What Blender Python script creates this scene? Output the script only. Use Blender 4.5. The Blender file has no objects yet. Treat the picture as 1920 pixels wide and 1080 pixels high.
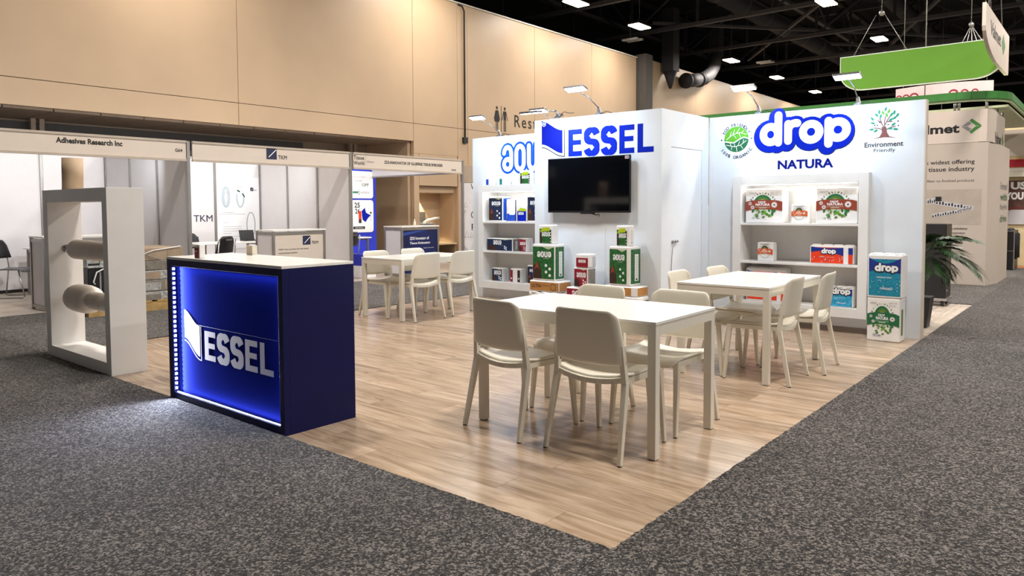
import bpy, math, random
from mathutils import Vector, Matrix
from mathutils.geometry import tessellate_polygon
PI = math.pi
random.seed(7)
S = bpy.context.scene
COL = S.collection

# ------------------------------------------------------------------ camera
def make_camera():
    cd = bpy.data.cameras.new('camera'); co = bpy.data.objects.new('camera', cd); COL.objects.link(co)
    yaw, pitch, roll = math.radians(39.7915), math.radians(-2.7825), math.radians(-0.26)
    fw = Vector((-math.sin(yaw)*math.cos(pitch), math.cos(yaw)*math.cos(pitch), math.sin(pitch)))
    r = Vector((math.cos(yaw), math.sin(yaw), 0)); u = r.cross(fw)
    r2 = r*math.cos(roll)+u*math.sin(roll); u2 = u*math.cos(roll)-r*math.sin(roll)
    M = Matrix((r2, u2, -fw)).transposed().to_4x4(); M.translation = Vector((1.4946, -2.3955, 1.342))
    co.matrix_world = M
    cd.sensor_width = 36; cd.lens = 36*1367.69/1920
    cd.shift_y = -(540-456.08)/1920
    cd.clip_end = 200; cd.clip_start = .05
    S.camera = co
make_camera()

# ------------------------------------------------------------------ world and exposure
w = bpy.data.worlds.new('hall_ambience'); S.world = w; w.use_nodes = True
bg = w.node_tree.nodes['Background']
bg.inputs[0].default_value = (1.0, .95, .90, 1); bg.inputs[1].default_value = .17
S.view_settings.view_transform = 'Standard'; S.view_settings.look = 'None'
S.view_settings.exposure = 0.3; S.view_settings.gamma = 1; S.view_settings.use_curve_mapping = False
HALL_W = 270      # watts of one high bay lamp
ARM_W = 8.5       # watts of one arm light
STRIP_W = 4       # watts of one shelf strip

# ------------------------------------------------------------------ materials
def lin(c):
    if isinstance(c, str):
        c = tuple(int(c[i:i+2], 16)/255 for i in (0, 2, 4))
    return tuple(x/12.92 if x <= .04045 else ((x+.055)/1.055)**2.4 for x in c[:3])
MATS = {}
def mat(name, col, rough=.5, metal=0, emit=None, es=1, var=.04, vs=6, bump=0, bs=60, coat=0, spec=.5, trans=0):
    if name in MATS: return MATS[name]
    m = bpy.data.materials.new(name); m.use_nodes = True
    nt = m.node_tree; b = nt.nodes['Principled BSDF']
    c = lin(col)
    b.inputs['Roughness'].default_value = rough; b.inputs['Metallic'].default_value = metal
    b.inputs['Specular IOR Level'].default_value = spec
    if coat: b.inputs['Coat Weight'].default_value = coat; b.inputs['Coat Roughness'].default_value = .08
    if trans: b.inputs['Transmission Weight'].default_value = trans
    if emit:
        b.inputs['Base Color'].default_value = (*c, 1)
        b.inputs['Emission Color'].default_value = (*lin(emit), 1); b.inputs['Emission Strength'].default_value = es
    else:
        tc = nt.nodes.new('ShaderNodeTexCoord'); n = nt.nodes.new('ShaderNodeTexNoise')
        n.inputs['Scale'].default_value = vs; n.inputs['Detail'].default_value = 3
        r = nt.nodes.new('ShaderNodeValToRGB')
        lo = tuple(max(0, x*(1-var*2)) for x in c); hi = tuple(min(1, x*(1+var)) for x in c)
        r.color_ramp.elements[0].position = .3; r.color_ramp.elements[1].position = .7
        r.color_ramp.elements[0].color = (*lo, 1); r.color_ramp.elements[1].color = (*hi, 1)
        nt.links.new(tc.outputs['Object'], n.inputs['Vector']); nt.links.new(n.outputs['Fac'], r.inputs[0])
        nt.links.new(r.outputs[0], b.inputs['Base Color'])
        if bump:
            n2 = nt.nodes.new('ShaderNodeTexNoise'); n2.inputs['Scale'].default_value = bs
            bp = nt.nodes.new('ShaderNodeBump'); bp.inputs['Strength'].default_value = bump; bp.inputs['Distance'].default_value = .002
            nt.links.new(tc.outputs['Object'], n2.inputs['Vector']); nt.links.new(n2.outputs['Fac'], bp.inputs['Height'])
            nt.links.new(bp.outputs[0], b.inputs['Normal'])
    MATS[name] = m; return m

def mat_wood(name, dark, mid, light, axis='X', rough=.3, scale=1, bright=0):
    m = bpy.data.materials.new(name); m.use_nodes = True; nt = m.node_tree; N = nt.nodes; L = nt.links
    b = N['Principled BSDF']; b.inputs['Roughness'].default_value = rough
    tc = N.new('ShaderNodeTexCoord'); oi = N.new('ShaderNodeObjectInfo')
    mp = N.new('ShaderNodeMapping')
    mp.inputs['Scale'].default_value = (1.1, 9, 1) if axis == 'X' else (14, 1.3, 1)
    cmb = N.new('ShaderNodeVectorMath'); cmb.operation = 'MULTIPLY_ADD'
    cmb.inputs[1].default_value = (17, 31, 5)
    L.new(oi.outputs['Random'], cmb.inputs[0]); L.new(tc.outputs['Object'], cmb.inputs[2])
    L.new(cmb.outputs[0], mp.inputs['Vector'])
    n = N.new('ShaderNodeTexNoise'); n.inputs['Scale'].default_value = 1.6*scale; n.inputs['Detail'].default_value = 8
    n.inputs['Roughness'].default_value = .62; n.inputs['Distortion'].default_value = .9
    L.new(mp.outputs[0], n.inputs['Vector'])
    r = N.new('ShaderNodeValToRGB'); e = r.color_ramp.elements
    e[0].position = .30; e[0].color = (*lin(dark), 1); e[1].position = .68; e[1].color = (*lin(light), 1)
    k = e.new(.48); k.color = (*lin(mid), 1)
    L.new(n.outputs['Fac'], r.inputs[0])
    hs = N.new('ShaderNodeHueSaturation')
    mr = N.new('ShaderNodeMapRange'); mr.inputs['To Min'].default_value = .86; mr.inputs['To Max'].default_value = 1.1
    L.new(oi.outputs['Random'], mr.inputs[0]); L.new(mr.outputs[0], hs.inputs['Value']); L.new(r.outputs[0], hs.inputs['Color'])
    L.new(hs.outputs[0], b.inputs['Base Color'])
    bp = N.new('ShaderNodeBump'); bp.inputs['Strength'].default_value = .12; bp.inputs['Distance'].default_value = .001
    L.new(n.outputs['Fac'], bp.inputs['Height']); L.new(bp.outputs[0], b.inputs['Normal'])
    MATS[name] = m; return m

def mat_carpet(name, dark, mid, light, sc=150):
    m = bpy.data.materials.new(name); m.use_nodes = True; nt = m.node_tree; N = nt.nodes; L = nt.links
    b = N['Principled BSDF']; b.inputs['Roughness'].default_value = .95; b.inputs['Specular IOR Level'].default_value = .15
    b.inputs['Sheen Weight'].default_value = .15
    tc = N.new('ShaderNodeTexCoord')
    n0 = N.new('ShaderNodeTexNoise'); n0.inputs['Scale'].default_value = 130; n0.inputs['Detail'].default_value = 2
    L.new(tc.outputs['Object'], n0.inputs['Vector'])
    add = N.new('ShaderNodeVectorMath'); add.operation = 'MULTIPLY_ADD'; add.inputs[1].default_value = (.022, .022, .022)
    L.new(n0.outputs['Color'], add.inputs[0]); L.new(tc.outputs['Object'], add.inputs[2])
    v = N.new('ShaderNodeTexVoronoi'); v.inputs['Scale'].default_value = sc
    L.new(add.outputs[0], v.inputs['Vector'])
    sep = N.new('ShaderNodeSeparateColor'); L.new(v.outputs['Color'], sep.inputs[0])
    r = N.new('ShaderNodeValToRGB'); e = r.color_ramp.elements
    e[0].position = .22; e[0].color = (*lin(dark), 1); e[1].position = .85; e[1].color = (*lin(light), 1)
    k = e.new(.60); k.color = (*lin(mid), 1)
    L.new(sep.outputs[0], r.inputs[0])
    n3 = N.new('ShaderNodeTexNoise'); n3.inputs['Scale'].default_value = 1.4; n3.inputs['Detail'].default_value = 4
    L.new(tc.outputs['Object'], n3.inputs['Vector'])
    mr = N.new('ShaderNodeMapRange'); mr.inputs['From Min'].default_value = .3; mr.inputs['From Max'].default_value = .7
    mr.inputs['To Min'].default_value = .82; mr.inputs['To Max'].default_value = 1.15
    L.new(n3.outputs['Fac'], mr.inputs[0])
    hs = N.new('ShaderNodeHueSaturation'); L.new(mr.outputs[0], hs.inputs['Value']); L.new(r.outputs[0], hs.inputs['Color'])
    L.new(hs.outputs[0], b.inputs['Base Color'])
    bp = N.new('ShaderNodeBump'); bp.inputs['Strength'].default_value = .9; bp.inputs['Distance'].default_value = .004
    L.new(v.outputs['Distance'], bp.inputs['Height']); bp.invert = True
    L.new(bp.outputs[0], b.inputs['Normal'])
    MATS[name] = m; return m

WHITE = mat('white_laminate', 'e9e7e4', .42, var=.015)
WALLW = mat('white_wall_paint', 'dfe3e8', .5, var=.012)
CREAM = mat('cream_plastic', 'e2dccd', .38, var=.01)
TABLE = mat('white_table_top', 'efeeea', .22, var=.01)
TLEG = mat('white_powder_coat', 'e4dfd3', .35, var=.01)
BEIGE = mat('beige_wall_paint', 'bba184', .45, var=.05, vs=.5)
SEAM = mat('dark_seam', '4a3c30', .8)
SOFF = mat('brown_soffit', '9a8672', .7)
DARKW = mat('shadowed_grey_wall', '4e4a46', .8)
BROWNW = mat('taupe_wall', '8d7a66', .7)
NAVY = mat('navy_laminate', '0b1048', .45, var=.02, spec=.25)
NAVYP = mat('navy_backlit_panel', '1c2474', .6, var=.02, spec=.0)
ALU = mat('brushed_aluminium', '9d9a96', .38, metal=.7)
PANEL = mat('shell_scheme_panel', 'e4e1e3', .6, var=.01)
FASC = mat('shell_scheme_fascia', 'd6cabe', .55, var=.01)
BLACK = mat('black_plastic', '15151a', .4)
BLKG = mat('black_gloss', '08090c', .07, coat=1)
SCRN = mat('tv_screen_glass', '07080b', .06, spec=.4)
STEEL = mat('chrome_steel', 'b8b8ba', .25, metal=.9)
CEIL = mat('black_ceiling_paint', '0d0d11', .9)
TRUSS = mat('dark_truss_paint', '29282c', .7)
TRUSS2 = mat('mid_truss_paint', '454347', .65)
INK = mat('black_print', '111114', .6)
INKN = mat('navy_print', '1b2447', .6)
BLUE = mat('royal_blue_print', '0622a8', .5, var=.01, spec=.1)
DBLUE = mat('deep_blue_print', '0a1678', .5, var=.01, spec=.1)
AQB = mat('azure_print', '0550cc', .5, var=.01, spec=.1)
WPR = mat('white_print', 'f3f4f6', .5, var=.005)
GPRT = mat('grey_print', '8f8a8c', .6)
LGREY = mat('light_grey_print', 'c9c7cc', .6)
GREEN1 = mat('leaf_green_print', '57a51e', .5)
GREEN2 = mat('forest_green_print', '17693f', .5)
GREEN3 = mat('teal_green_print', '1b8a6a', .5)
VGREEN = mat('sign_green', '6aa52c', .55, var=.03, vs=1)
VGREEN2 = mat('fascia_green', '3d8138', .5)
BRWN = mat('brown_print', '7c4a44', .55)
VALW = mat('warm_white_laminate', 'd9cbc0', .55, var=.01)
VALG = mat('greige_laminate', 'c4b7ac', .55, var=.01)
PINK = mat('pale_pink_fabric', 'ecd0d2', .7)
RED = mat('crimson_print', 'b3122e', .5)
CRIM = mat('maroon_wrap', '93152f', .35)
ORG = mat('orange_print', 'd85a1c', .4)
REDO = mat('orange_red_wrap', 'e8401c', .35)
RUST = mat('rust_brown_wrap', '95432f', .35)
KRAFT = mat('kraft_wrap', 'b88246', .45)
GWRAP = mat('green_wrap', '256b33', .35, var=.3, vs=30)
NWRAP = mat('navy_wrap', '14294f', .35, var=.1, vs=30)
BWRAP = mat('blue_wrap', '1447b4', .35, var=.15, vs=30)
DWRAP = mat('deep_blue_wrap', '12328e', .35, var=.1, vs=30)
TWRAP = mat('turquoise_wrap', '1690b0', .35, var=.25, vs=90)
CWRAP = mat('cyan_wrap', '2ba6d0', .35, var=.15, vs=30)
WWRAP = mat('white_paper_wrap', 'f0eeec', .45, var=.02, bump=.3, bs=40)
DKBR = mat('dark_brown_print', '38201a', .5)
LIME = mat('lime_print', 'b4c81e', .45)
OLIVE = mat('olive_print', '5a7a2c', .5)
SAGE = mat('pale_sage_print', 'b9c8a4', .5)
WOODC = mat('pine_pallet', 'b7975f', .7, var=.15, vs=9)
CARD = mat('brown_cardboard', 'a4907a', .6, var=.1, vs=7)
CARDW = mat('shrink_wrapped_white', 'b0b1ae', .3, var=.25, vs=25)
CARDG = mat('shrink_wrapped_grey', '857f77', .3, var=.12, vs=18)
ROLLW = mat('off_white_roll', 'e9dfd3', .6, var=.03, bump=.2, bs=20)
KTUBE = mat('kraft_tube', 'b59c80', .6, var=.04)
PALM = mat('palm_green', '2f4a2a', .45, var=.25, vs=20)
CONC = mat('hall_concrete', '6c6863', .8, var=.06)
LITG = mat('warm_lens', 'ffffff', emit='ffe6bf', es=14)
LEDW = mat('cold_led', 'ffffff', emit='e4f1ff', es=22)
LEDS = mat('shelf_led', 'ffffff', emit='f4f7ff', es=7)
LEDB = mat('counter_led', 'ffffff', emit='b9c8ff', es=16)
YELL = mat('yellow_wall', 'd9c9a0', .6)
FROST = mat('frosted_ring_panel', 'c8cfae', .5)
WOOD = mat_wood('oak_laminate', '86705b', 'aa937c', 'c4af9a', 'X', .24)
WOOD2 = mat_wood('pale_vinyl_plank', 'a29384', 'bcaea0', 'd2c8bc', 'Y', .4)
CARPET = mat_carpet('charcoal_carpet', '161415', '373433', '857f7a', 128)
CARPET2 = mat_carpet('grey_aisle_carpet', '252324', '4b4846', '857f7b', 95)

# ------------------------------------------------------------------ mesh builder
class MB:
    def __init__(s): s.v = []; s.f = []; s.m = []; s.mats = []; s.sm = []
    def mi(s, m):
        if m not in s.mats: s.mats.append(m)
        return s.mats.index(m)
    def add(s, vs, fs, m, smooth=False):
        o = len(s.v); s.v += [tuple(x) for x in vs]; k = s.mi(m)
        for f in fs: s.f.append([i+o for i in f]); s.m.append(k); s.sm.append(smooth)
        return s
    def box(s, x0, x1, y0, y1, z0, z1, m):
        x0, x1 = min(x0, x1), max(x0, x1); y0, y1 = min(y0, y1), max(y0, y1); z0, z1 = min(z0, z1), max(z0, z1)
        return s.add([(x0,y0,z0),(x1,y0,z0),(x1,y1,z0),(x0,y1,z0),(x0,y0,z1),(x1,y0,z1),(x1,y1,z1),(x0,y1,z1)],
              [(0,3,2,1),(4,5,6,7),(0,1,5,4),(1,2,6,5),(2,3,7,6),(3,0,4,7)], m)
    def bar(s, p, q, wx, wy, m, up=(0, 0, 1), wx2=None, wy2=None):
        p = Vector(p); q = Vector(q); d = (q-p).normalized(); u = Vector(up)
        if abs(d.dot(u)) > .99: u = Vector((0, 1, 0))
        a = d.cross(u).normalized(); b = a.cross(d).normalized(); vs = []
        for c, X, Y in ((p, wx, wy), (q, wx2 or wx, wy2 or wy)):
            for i, j in ((-1,-1),(1,-1),(1,1),(-1,1)): vs.append(c+a*(i*X/2)+b*(j*Y/2))
        return s.add(vs, [(0,3,2,1),(4,5,6,7),(0,1,5,4),(1,2,6,5),(2,3,7,6),(3,0,4,7)], m)
    def tube(s, pts, r, m, n=8, cap=True, smooth=True):
        pts = [Vector(p) for p in pts]; rs = r if isinstance(r, (list, tuple)) else [r]*len(pts); vs = []; fs = []
        prev = None
        for i, p in enumerate(pts):
            d = (pts[min(i+1, len(pts)-1)]-pts[max(i-1, 0)]).normalized()
            if prev is None:
                u = Vector((0, 0, 1)) if abs(d.z) < .9 else Vector((1, 0, 0))
                a = d.cross(u).normalized()
            else: a = (prev-d*prev.dot(d)).normalized()
            prev = a; b = d.cross(a)
            for k in range(n):
                t = 2*PI*k/n; vs.append(p+(a*math.cos(t)+b*math.sin(t))*rs[i])
        for i in range(len(pts)-1):
            for k in range(n): fs.append((i*n+k, i*n+(k+1) % n, (i+1)*n+(k+1) % n, (i+1)*n+k))
        if cap: fs += [tuple(range(n))[::-1], tuple(range((len(pts)-1)*n, len(pts)*n))]
        return s.add(vs, fs, m, smooth)
    def prism(s, pts, o, u, v, n, t, m):
        """polygon (2d pts) in frame o,u,v; extruded by t along n"""
        o, u, v, n = Vector(o), Vector(u), Vector(v), Vector(n); k = len(pts)
        a = [o+u*p[0]+v*p[1] for p in pts]; b = [x+n*t for x in a]
        tri = tessellate_polygon([[Vector((p[0], p[1], 0)) for p in pts]])
        fs = [tuple(x) for x in tri]+[tuple(i+k for i in x[::-1]) for x in tri]+[(i, (i+1) % k, (i+1) % k+k, i+k) for i in range(k)]
        return s.add(a+b, fs, m)
    def build(s, name, parent=None, loc=None, bevel=0, segs=2, label=None, cat=None, group=None, kind=None, rz=0):
        me = bpy.data.meshes.new(name); me.from_pydata(s.v, [], s.f)
        for m in s.mats: me.materials.append(m)
        me.polygons.foreach_set('material_index', s.m); me.polygons.foreach_set('use_smooth', s.sm)
        me.update()
        o = bpy.data.objects.new(name, me); COL.objects.link(o)
        if parent: o.parent = parent
        if loc: o.location = loc
        o.rotation_euler.z = rz
        if bevel:
            bv = o.modifiers.new('bevel', 'BEVEL'); bv.width = bevel; bv.segments = segs; bv.limit_method = 'ANGLE'; bv.angle_limit = .7
            me.polygons.foreach_set('use_smooth', [True]*len(me.polygons))
            bv.harden_normals = True
        tag(o, label, cat, group, kind); return o
def tag(o, label=None, cat=None, group=None, kind=None):
    for k, v in (('label', label), ('category', cat), ('group', group), ('kind', kind)):
        if v: o[k] = v
    return o
def empty(name, loc=(0, 0, 0), rz=0, label=None, cat=None, group=None, kind=None):
    o = bpy.data.objects.new(name, None); COL.objects.link(o); o.location = loc; o.rotation_euler.z = rz
    o.empty_display_size = .1
    return tag(o, label, cat, group, kind)
def copy_tree(o, parent=None):
    c = o.copy(); COL.objects.link(c)
    if parent: c.parent = parent
    for ch in list(o.children): copy_tree(ch, c)
    return c
def box(name, parent, x0, x1, y0, y1, z0, z1, m, bevel=0, **k):
    return MB().box(x0, x1, y0, y1, z0, z1, m).build(name, parent, bevel=bevel, **k)
def area(name, loc, to, sx, sy, watts, col, parent=None, spread=None):
    l = bpy.data.lights.new(name, 'AREA'); l.shape = 'RECTANGLE'; l.size = sx; l.size_y = sy; l.energy = watts; l.color = col
    if spread: l.spread = math.radians(spread)
    o = bpy.data.objects.new(name, l); COL.objects.link(o)
    d = Vector(to)-Vector(loc); o.rotation_euler = d.to_track_quat('-Z', 'Y').to_euler(); o.location = loc
    if parent: o.parent = parent; 
    return o

# ------------------------------------------------------------------ flat print
_tc = {}
def glyphs(txt, bold=0.0, space=1.0):
    k = (txt, bold, space)
    if k in _tc: return _tc[k]
    fake = bold if 'M' in txt else 0
    if fake: bold = 0
    c = bpy.data.curves.new('t', 'FONT'); c.body = txt; c.offset = bold; c.fill_mode = 'FRONT'; c.resolution_u = 3; c.space_character = space
    o = bpy.data.objects.new('t', c); COL.objects.link(o)
    dg = bpy.context.evaluated_depsgraph_get(); me = bpy.data.meshes.new_from_object(o.evaluated_get(dg))
    vs = [(v.co.x, v.co.y) for v in me.vertices]; fs = [tuple(p.vertices) for p in me.polygons]
    bpy.data.objects.remove(o); bpy.data.curves.remove(c); bpy.data.meshes.remove(me)
    x0 = min(v[0] for v in vs); x1 = max(v[0] for v in vs); y0 = min(v[1] for v in vs); y1 = max(v[1] for v in vs)
    vs = [((x-x0)/(x1-x0), (y-y0)/(y1-y0)) for x, y in vs]; asp = (x1-x0)/(y1-y0)
    if fake:      # the capital M of the font breaks when offset: thicken by repeating it
        n = len(vs); V = []; F = []
        for q, (a, b) in enumerate(((0, 0), (-1, 0), (1, 0), (0, 1), (0, -1))):
            V += [(x+a*fake/(x1-x0), y+b*fake/(y1-y0), q*.03) for x, y in vs]; F += [tuple(i+q*n for i in f) for f in fs]
        vs, fs = V, F
    else: vs = [(x, y, 0) for x, y in vs]
    _tc[k] = (vs, fs, asp); return _tc[k]
class Pr:
    """flat printing on a plane: o origin, u right, v up, n outward"""
    def __init__(s, o, u, v, n=None, sx=1, sy=1):
        s.o = Vector(o); s.u = Vector(u)*sx; s.v = Vector(v)*sy; s.n = Vector(n).normalized() if n else Vector(u).cross(Vector(v)).normalized()
        s.mb = MB(); s.lay = 0; s.step = .0006; s.sub = 0
    def P(s, x, y, e=0): return s.o+s.u*x+s.v*y+s.n*(.0012+(s.lay+s.sub+e)*s.step)
    def up(s, k=1): s.lay += k+s.sub; s.sub = 0; return s
    def poly(s, pts, m):
        s.sub += .05
        tri = tessellate_polygon([[Vector((p[0], p[1], 0)) for p in pts]])
        s.mb.add([s.P(*p) for p in pts], [tuple(t) for t in tri], m); return s
    def rect(s, x0, y0, x1, y1, m): return s.poly([(x0, y0), (x1, y0), (x1, y1), (x0, y1)], m)
    def ell(s, x, y, rx, ry, m, n=24, a0=0, a1=2*PI):
        return s.poly([(x+rx*math.cos(a0+(a1-a0)*i/n), y+ry*math.sin(a0+(a1-a0)*i/n)) for i in range(n+(a1-a0 < 6))], m)
    def ring(s, x, y, rx, ry, t, m, n=28, a0=0, a1=2*PI):
        vs = []; fs = []; s.sub += .05
        for i in range(n+1):
            a = a0+(a1-a0)*i/n; c, q = math.cos(a), math.sin(a)
            vs += [s.P(x+rx*c, y+ry*q), s.P(x+(rx-t)*c, y+(ry-t)*q)]
        for i in range(n): fs.append((2*i, 2*i+2, 2*i+3, 2*i+1))
        s.mb.add(vs, fs, m); return s
    def stroke(s, pts, wd, m, caps=True, taper=None):
        n = len(pts); vs = []; s.sub += .08
        for i, p in enumerate(pts):
            a = Vector(pts[max(i-1, 0)]); b = Vector(pts[min(i+1, n-1)]); d = (b-a)
            d = d.normalized() if d.length > 0 else Vector((1, 0)); q = Vector((-d.y, d.x))
            h = wd/2*(taper[i] if taper else 1)
            vs += [s.P(p[0]+q.x*h, p[1]+q.y*h, .002*i), s.P(p[0]-q.x*h, p[1]-q.y*h, .002*i)]
        s.mb.add(vs, [(2*i, 2*i+1, 2*i+3, 2*i+2) for i in range(n-1)], m)
        if caps:
            for p in (pts[0], pts[-1]): s.ell(p[0], p[1], wd/2, wd/2, m, 14)
        return s
    def text(s, txt, x, y, m, h=None, w=None, bold=.012, align='l', space=1.0, vert=False):
        vs, fs, asp = glyphs(txt, bold, space)
        if h is None: h = w/asp
        if w is None: w = h*asp
        if align == 'c': x -= w/2
        if align == 'r': x -= w
        s.sub += .05; s.mb.add([s.P(x+a*w, y+b*h, e) for a, b, e in vs], fs, m); return s
    def textpath(s, txt, cx, cy, r, a0, a1, h, m, inward=False, bold=.01):
        n = len(txt)
        for i, ch in enumerate(txt):
            if ch == ' ': continue
            a = a0+(a1-a0)*i/(n-1); vs, fs, asp = glyphs(ch, bold); wd = h*min(asp, 1.1)
            rad = Vector((math.cos(a), math.sin(a))); 
            upv = rad if not inward else -rad
            rt = Vector((upv.y, -upv.x)); c = Vector((cx, cy))+rad*r
            s.mb.add([s.P(*(c+rt*((p-.5)*wd)+upv*((q-.5)*h))) for p, q, _e in vs], fs, m)
    def build(s, name, parent, **k): return s.mb.build(name, parent, **k)

def arc(cx, cy, rx, ry, a0, a1, n=14):
    return [(cx+rx*math.cos(math.radians(a0+(a1-a0)*i/n)), cy+ry*math.sin(math.radians(a0+(a1-a0)*i/n))) for i in range(n+1)]
# rounded wordmarks as strokes; 'drop' about 2.25 wide x 1.05 high, 'aqua' 4 letters pitch 1
DROP = [arc(.30, .52, .19, .20, 0, 360, 24), [(.50, 1.0), (.50, .30)],
        [(.75, .76), (.75, .33)], arc(.93, .58, .18, .19, 170, 75, 6),
        arc(1.32, .52, .20, .20, 0, 360, 24), [(1.74, .76), (1.74, .20)], arc(1.96, .53, .20, .20, 0, 360, 24)]
def drop_logo(p, x, y, sc, wm, bm, om=None, wd=.20, fat=.14):
    T = lambda L, dx=0, dy=0: [(x+(a+dx)*sc, y+(b+dy)*sc) for a, b in L]
    if om:
        for L in DROP: p.stroke(T(L, -.03, -.05), (wd+fat*2+.05)*sc, om)
        p.up()
    for q in (0, 1):
        for L in DROP: p.stroke(T(L, -.035*q, -.06*q), (wd+fat*2-(.0 if q else .04))*sc, bm)
    for k in (0, 4, 6): p.ell(*T([(DROP[k][6][0], DROP[k][0][1])])[0], .18*sc, .18*sc, bm)
    p.up()
    for L in DROP: p.stroke(T(L), wd*sc, wm)
    p.up()
AQUA = [[(-.26, .72), (-.22, .84), (-.12, .94), (0, .97), (.12, .94), (.22, .84), (.26, .68), (.26, .3), (.24, .15)], arc(0, .23, .26, .215, 0, 360, 20)]
AQQ = [[(-.26, .68)]+arc(0, .68, .26, .3, 180, 0, 12)+arc(0, .27, .26, .27, 0, -180, 12)+[(-.26, .68)]]
AQU = [[(-.26, .97), (-.26, .27)]+arc(0, .27, .26, .27, 180, 360, 12)+[(.26, .27), (.26, .97)]]
def aqua_logo(p, x, y, sx, sy, wm, bm=None, fat=.2, wd=.24, n=4):
    G = [AQUA, AQQ, AQU, AQUA][:n]
    for ly, (m, w_) in enumerate(((bm, wd+fat), (wm, wd))):
        if m is None: continue
        for i, g in enumerate(G):
            for L in g: p.stroke([(x+(i*.88+a)*sx, y+b*sy) for a, b in L], w_*sx, m)
        p.up()

# ================================================================== FLOORS
box('floor', None, -40, 30, -20, 60, -.06, -.022, CONC, kind='structure', label='bare concrete floor slab of the exhibition hall')
box('floor', None, -6.2, 0, 0, 6.12, -.022, -.0085, SEAM, kind='structure', label='dark underlay below the oak laminate')
fl = empty('floor', (0, 0, 0), kind='structure', label='light oak laminate floor of the corner stand')
PW, PL = .193, 1.29
proto = None; y = 0; row = 0
cuts = {}
while y < 6.11:
    y1 = min(y+PW, 6.12); x = 0.0; first = .35+((row*.47) % 1)*.9
    while x > -6.199:
        x1 = max(-6.2, x-(first if x == 0 else PL))
        key = (round(x-x1, 3), round(y1-y, 3))
        if key not in cuts:
            L_, W_ = (x-x1)/2-.0008, (y1-y)/2-.0008
            b = MB().box(-L_, L_, -W_, W_, -.0085, 0, WOOD)
            o = b.build('plank', fl); cuts[key] = o.data
        else:
            o = bpy.data.objects.new('plank', cuts[key]); COL.objects.link(o); o.parent = fl
        o.location = ((x+x1)/2, (y+y1)/2, random.uniform(-.0003, 0)); x = x1
    y = y1; row += 1
def carpet_piece(x0, x1, y0, y1, m, label, rag=(0, 0, 0, 0), top=.007):
    """carpet sheet with a ragged cut edge on the sides flagged in rag (x0,x1,y0,y1)"""
    pts = []
    def edge(a, b, fl_, ax):
        n = int(abs(b[0]-a[0]+b[1]-a[1])/.018) if fl_ else 1
        for i in range(n):
            t = i/n; j = random.uniform(-.004, .004) if fl_ and i else 0
            pts.append((a[0]+(b[0]-a[0])*t+(j if ax else 0), a[1]+(b[1]-a[1])*t+(0 if ax else j)))
    edge((x0, y0), (x1, y0), rag[2], 0); edge((x1, y0), (x1, y1), rag[1], 1); edge((x1, y1), (x0, y1), rag[3], 0); edge((x0, y1), (x0, y0), rag[0], 1)
    return MB().prism(pts, (0, 0, -.021), (1, 0, 0), (0, 1, 0), (0, 0, 1), top+.021, m).build('floor', None, kind='structure', label=label)
carpet_piece(-6.18, 0, -6, -.001, CARPET, 'charcoal loop carpet in front of the stand', (1, 0, 0, 1))
carpet_piece(.002, 6, -6, 6.2, CARPET, 'charcoal loop carpet along the right side of the stand', (1, 0, 0, 0))
carpet_piece(.002, 6, 6.203, 34, CARPET, 'far charcoal carpet of the aisle on the right', (0, 0, 0, 0), .008)
carpet_piece(-9.22, -6.205, .0, 14, CARPET2, 'grey aisle carpet between the stands', (0, 1, 0, 0))
carpet_piece(-13, -6.192, -9, -.003, CARPET, 'charcoal carpet left of the white frame display', (0, 0, 0, 1))
carpet_piece(-7, 0, 9.135, 16.5, CARPET2, 'grey carpet before the greige stand', (0, 0, 0, 0))
box('floor', None, -13.9, -9.222, .0, 10.4, -.021, 0, WOOD2, kind='structure', label='pale wood vinyl floor of the shell scheme booths')
nf = empty('floor', kind='structure', label='pale vinyl plank floor behind the stand')
for i in range(12):
    for j in range(3):
        box('plank', nf, -2.1+i*.175, -2.1+(i+1)*.175-.002, 6.125+j, 6.125+j+.998, -.021, -.001, WOOD2)
box('underlay', nf, -2.1, 0, 6.123, 9.13, -.0215, -.008, SEAM)

# ================================================================== HALL WALL
wl = empty('wall_left', kind='structure', label='tall beige panelled wall of the hall')
ys = [-14, -6.5, -.9, 5.59, 10.40, 12.02]
ys2 = [12.42, 15.43, 18.57, 21.55]
WX = -12.42
for a, b in zip(ys[:-1], ys[1:]):
    box('wall_panel', wl, WX-.12, WX, a+.006, b-.006, 3.515, 6.86, BEIGE)
    box('wall_panel', wl, WX-.12, WX, a+.006, b-.006, 3.06 if b < 10.5 else 2.75, 3.503, BEIGE)
for a, b in zip([12.02]+ys2[:-1], ys2):
    box('wall_panel', wl, WX-.12, WX, a+.006, b-.006, 3.515, 6.86, BEIGE)
    box('wall_panel', wl, WX-.12, WX, a+.006, b-.006, 0, 3.503, BEIGE)
ys3 = [22.2, 26.5, 31, 36, 41, 47]
for a, b in zip(ys3[:-1], ys3[1:]):
    box('wall_panel', wl, WX-.12, WX, a+.003, b-.003, 0, 6.95, BEIGE)
box('backing', wl, WX-.3, WX-.13, -14, 47, 3.08, 6.84, SEAM)
box('backing', wl, WX-.3, WX-.13, 12.1, 47, 0, 3.08, SEAM)
box('column', wl, WX-.1, WX+.35, 21.65, 22.15, 0, 7.0, DARKW)
box('top_cap', wl, WX-.3, WX+.03, -14, 21.6, 6.862, 6.90, mat('cap_white', 'd8d2c8', .5))
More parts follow.
